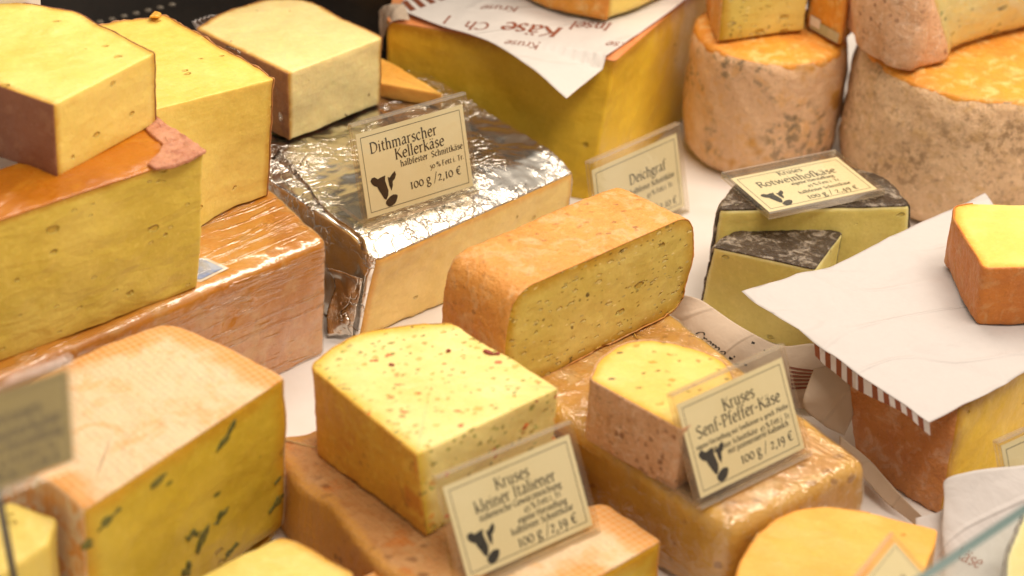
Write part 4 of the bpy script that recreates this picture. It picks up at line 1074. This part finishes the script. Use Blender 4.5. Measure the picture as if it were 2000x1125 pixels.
# papers round the red brown cheese
t = thing('wrapping_paper', 'small greaseproof paper flap standing between the wine cheese and the red brown rind', 'paper', at(1620, 830, 0.02))
V, Fc = sheet_grid([at(1625, 712, .055), at(1660, 748, .05), at(1668, 800, .035), at(1650, 850, .02)], [at(1590, 720, .052), at(1570, 775, .040), at(1572, 800, .032), at(1612, 832, .022)], 30, 16, wr=0.001, seed=3)
SV, SF = slab(V, Fc); mesh_obj('sheet', SV, SF, M_wrap, t)
t = thing('wrapping_paper', 'narrow greaseproof paper strip along the foot of the red brown cheese', 'paper', at(1740, 985, 0.01))
V, Fc = sheet_grid([at(1640, 850, .026), at(1700, 900, .020), at(1745, 952, .016), at(1800, 1008, .012)], [at(1640, 880, .018), at(1698, 945, .010), at(1735, 985, .006), at(1790, 1030, .002)], 40, 10, wr=0.001, seed=13)
SV, SF = slab(V, Fc); mesh_obj('sheet', SV, SF, M_wrap, t)
t = thing('wrapping_paper', 'crumpled greaseproof paper standing at the lower right corner behind the glass', 'paper', at(1900, 1080, 0.0))
la = [at(1788, 1012, .020), at(1838, 992, .026), at(1842, 940, .040), at(1895, 920, .045), at(2000, 906, .047), at(2090, 900, .047)]
lb = [at(1790, 1100, .004), at(1822, 1130, .004), at(1850, 1165, .004), at(1900, 1180, .004), at(2000, 1180, .004), at(2090, 1160, .004)]
V, Fc = sheet_grid(la, lb, 80, 40, wr=0.0016, wscale=0.03, seed=21, crease=0.002)
SV, SF = slab(V, Fc); mesh_obj('sheet', SV, SF, M_paper, t)
o_ = at(1862, 1088, .012); e1 = at(1915, 1112, .010) - o_; e1 /= np.linalg.norm(e1); nf = (CAM - o_) / np.linalg.norm(CAM - o_); e2 = np.cross(nf, e1)
paper_text(t, V, Fc, [('k\u00e4se', 0.0, 0.0, 0.0045, 0.2, 1.1)], o_, e1, e2, mat=M_red_ink, dirn=nf)

# orange cheese at the bottom
zQ = 0.050
topQ = poly([(1436, 1130), (1450, 1085), (1485, 1036), (1535, 1002), (1605, 984), (1700, 998), (1834, 1032), (1828, 1062), (1760, 1220), (1460, 1220)], zQ)
cheese('cheese_piece', 'smooth orange cheese half at the bottom edge beside a partly hidden card', 'cheese', topQ, drop(topQ, 0), P_orange, K_drumtop, (0, 1, 2, 3, 4), rind_t=0.0004, rad=[.01, .02, .02, .02, .02, .02, .003, .004, .003, .003], r_top=0.0014, noise=0.0007, lump=0.0008, seed=48)
zZ = 0.055
topZ = poly([(2008, 985), (1990, 1030), (1968, 1090), (1966, 1150), (2150, 1180), (2160, 1000)], zZ)
cheese('cheese_piece', 'olive yellow cheese with dark rind cut off by the lower right corner', 'cheese', topZ, drop(topZ, 0.0), P_wine, K_black, (0, 1, 2, 3, 4, 5), rind_t=0.002, rad=0.004, r_top=0.0015, noise=0.0008, seed=49)

# ------------------------------------------------------------------ price cards
price_sign('cream price card with cow head in clear stand on the silver foil', (712, 441), (932, 372), (683, 248), zF + 0.003,
           [('Dithmarscher', 0.105, 0.735, 0.082, 'l'), ('Kellerk\u00e4se', 0.32, 0.585, 0.082, 'l'), ('halbfester  Schnittk\u00e4se', 0.36, 0.485, 0.047, 'l'), ('50 % Fett i. Tr.', 0.62, 0.355, 0.042, 'l'), ('100 g /2,10 \u20ac', 0.42, 0.19, 0.072, 'l')])
price_sign('cream price card half hidden behind the orange loaf', (1168, 492), (1342, 410), (1147, 320), 0.001,
           [('Deichgraf', 0.40, 0.60, 0.085, 'l'), ('halbfester Schnittk\u00e4se', 0.92, 0.46, 0.045, 'r'), ('45 % Fett i. Tr.', 0.90, 0.34, 0.042, 'r'), ('100 g / 2,10 \u20ac', 0.92, 0.10, 0.07, 'r')])
price_sign('cream price card lying tilted back on the dark wine rind', (1500, 421), (1726, 373), (1411, 344), zU + 0.004,
           [('Kruses', 0.5, 0.82, 0.07, 'c'), ('Rotweinhofk\u00e4se', 0.50, 0.62, 0.095, 'c'), ('eigene Herstellung', 0.60, 0.52, 0.045, 'c'), ('45 % Fett i. Tr.', 0.66, 0.40, 0.045, 'c'), ('halbfester Schnittk\u00e4se', 0.62, 0.27, 0.045, 'c'), ('100 g / 2,49 \u20ac', 0.64, 0.11, 0.075, 'c')], foot=False)
price_sign('cream price card with five text lines and cow head on the film wrapped cheese', (1364, 990), (1580, 884), (1308, 775), zN + 0.004,
           [('Kruses', 0.53, 0.735, 0.082, 'c'), ('Senf-Pfeffer-K\u00e4se', 0.50, 0.58, 0.082, 'c'), ('eigene Herstellung mit Senfk\u00f6rner u. gesch. Pfeffer', 0.51, 0.475, 0.036, 'c'), ('halbfester Schnittk\u00e4se  45 % Fett i. Tr.', 0.56, 0.375, 0.039, 'c'),
            ('mit pasteurisierte Kuhmilch', 0.62, 0.30, 0.038, 'c'), ('100 g / 2,19 \u20ac', 0.42, 0.14, 0.072, 'l')])
price_sign('cream price card with cow head standing frontmost before the herb flecked block', (908, 1152), (1168, 1034), (849, 936), zR + 0.002,
           [('Kruses', 0.50, 0.755, 0.080, 'c'), ('kleiner Italiener', 0.50, 0.605, 0.080, 'c'), ('italienische Gew\u00fcrzmischung', 0.52, 0.515, 0.044, 'c'), ('45 % Fett i. Tr.', 0.68, 0.425, 0.042, 'c'),
            ('eigene Herstellung', 0.66, 0.335, 0.042, 'c'), ('halbfester Schnittk\u00e4se', 0.64, 0.245, 0.044, 'c'), ('100 g /2,19 \u20ac', 0.42, 0.10, 0.078, 'l')])
price_sign('out of focus cream card, coloured darker for shade, at the left edge on a dark pin', (-120, 1010), (152, 908), (-142, 795), zL + 0.085,
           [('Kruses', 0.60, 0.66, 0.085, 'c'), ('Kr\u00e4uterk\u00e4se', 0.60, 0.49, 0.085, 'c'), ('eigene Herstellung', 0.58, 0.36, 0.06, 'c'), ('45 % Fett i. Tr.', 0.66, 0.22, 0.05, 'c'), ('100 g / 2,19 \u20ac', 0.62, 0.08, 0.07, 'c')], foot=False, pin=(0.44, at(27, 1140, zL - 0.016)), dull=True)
price_sign('cream price card steeply turned at the bottom edge in front of the orange cheese', (1760, 1268), (1842, 1160), (1655, 1150), zQ + 0.002,
           [('Karotti', 0.60, 0.50, 0.085, 'c'), ('eigene Herstellung', 0.6, 0.4, 0.045, 'c')], cow=False, foot=False)
price_sign('cream price card corner at the right edge above the crumpled paper', (1962, 960), (2180, 858), (1945, 866), 0.030,
           [('(', 0.30, 0.55, 0.1, 'l')], cow=False, foot=False)

# ------------------------------------------------------------------ glass and the back of the tray
gz0 = 0.14
a = at(1600, 1252, gz0); b = at(2060, 945, gz0); u = b - a
nrm = np.cross(u, (0, 0, 1)); nrm /= np.linalg.norm(nrm)
v_, f_ = box_mesh(a, u, nrm * 0.005, np.array([0, 0, -gz0 + 0.001]))
t = thing('glass_pane', 'clear glass pane with teal polished edge across the lower right corner', 'glass', (*a[:2], 0.0))
mesh_obj('pane', v_, f_, M_glass, t, smooth=False, mats=[M_glass, M_gedge], midx=[1, 1, 0, 1, 0, 1])
yb = at(560, -10, 0.12)[1] + 0.05
t = thing('tray_back', 'black plastic tray wall behind the left cheese blocks', 'tray', (-0.35, yb, 0))
v_, f_ = box_mesh((-0.75, yb, 0.0), (0.80, 0, 0), (0, 0.012, 0), (0, 0.0, 0.45))
mesh_obj('wall', v_, f_, M_black, t, smooth=False)
M_glint = plain('pale_glint', (0.20, 0.17, 0.13), 0.3, spec=0.8)  # paler bumps standing in for the small glints on the black wall
for k in range(8):
    px, py = 172 + k * 23.5, 48 - k * 5.6
    d = ray(px, py); tt = (yb - CAM[1]) / d[1]; p = CAM + d * tt
    V, Fc = lathe([(0.0001, 0.0012), (0.0009, 0.001), (0.0016, 0.0004), (0.0018, -0.0004), (0.0001, -0.0004)], (0, 0, 0), 12, noise=0)
    V = np.array([(p[0] + q[0] * 1.5, p[1] - q[2], p[2] + q[1] * 0.8) for q in V])
    mesh_obj('glint_bump', V, Fc, M_glint, t)
tp = poly([(-60, -30), (-60, 12), (30, 10), (58, -12)], zB + 0.012)
d_ = drop(tp, 0.0)
cheese('wrapped_packet', 'white packet at the extreme upper left corner behind the topmost chunk', 'packet', tp + np.array([0, 0.03, 0]), d_ + np.array([0, 0.03, 0]), M_label_white, None, (), body='wrapper', rad=0.003, r_top=0.002, noise=0.0004)
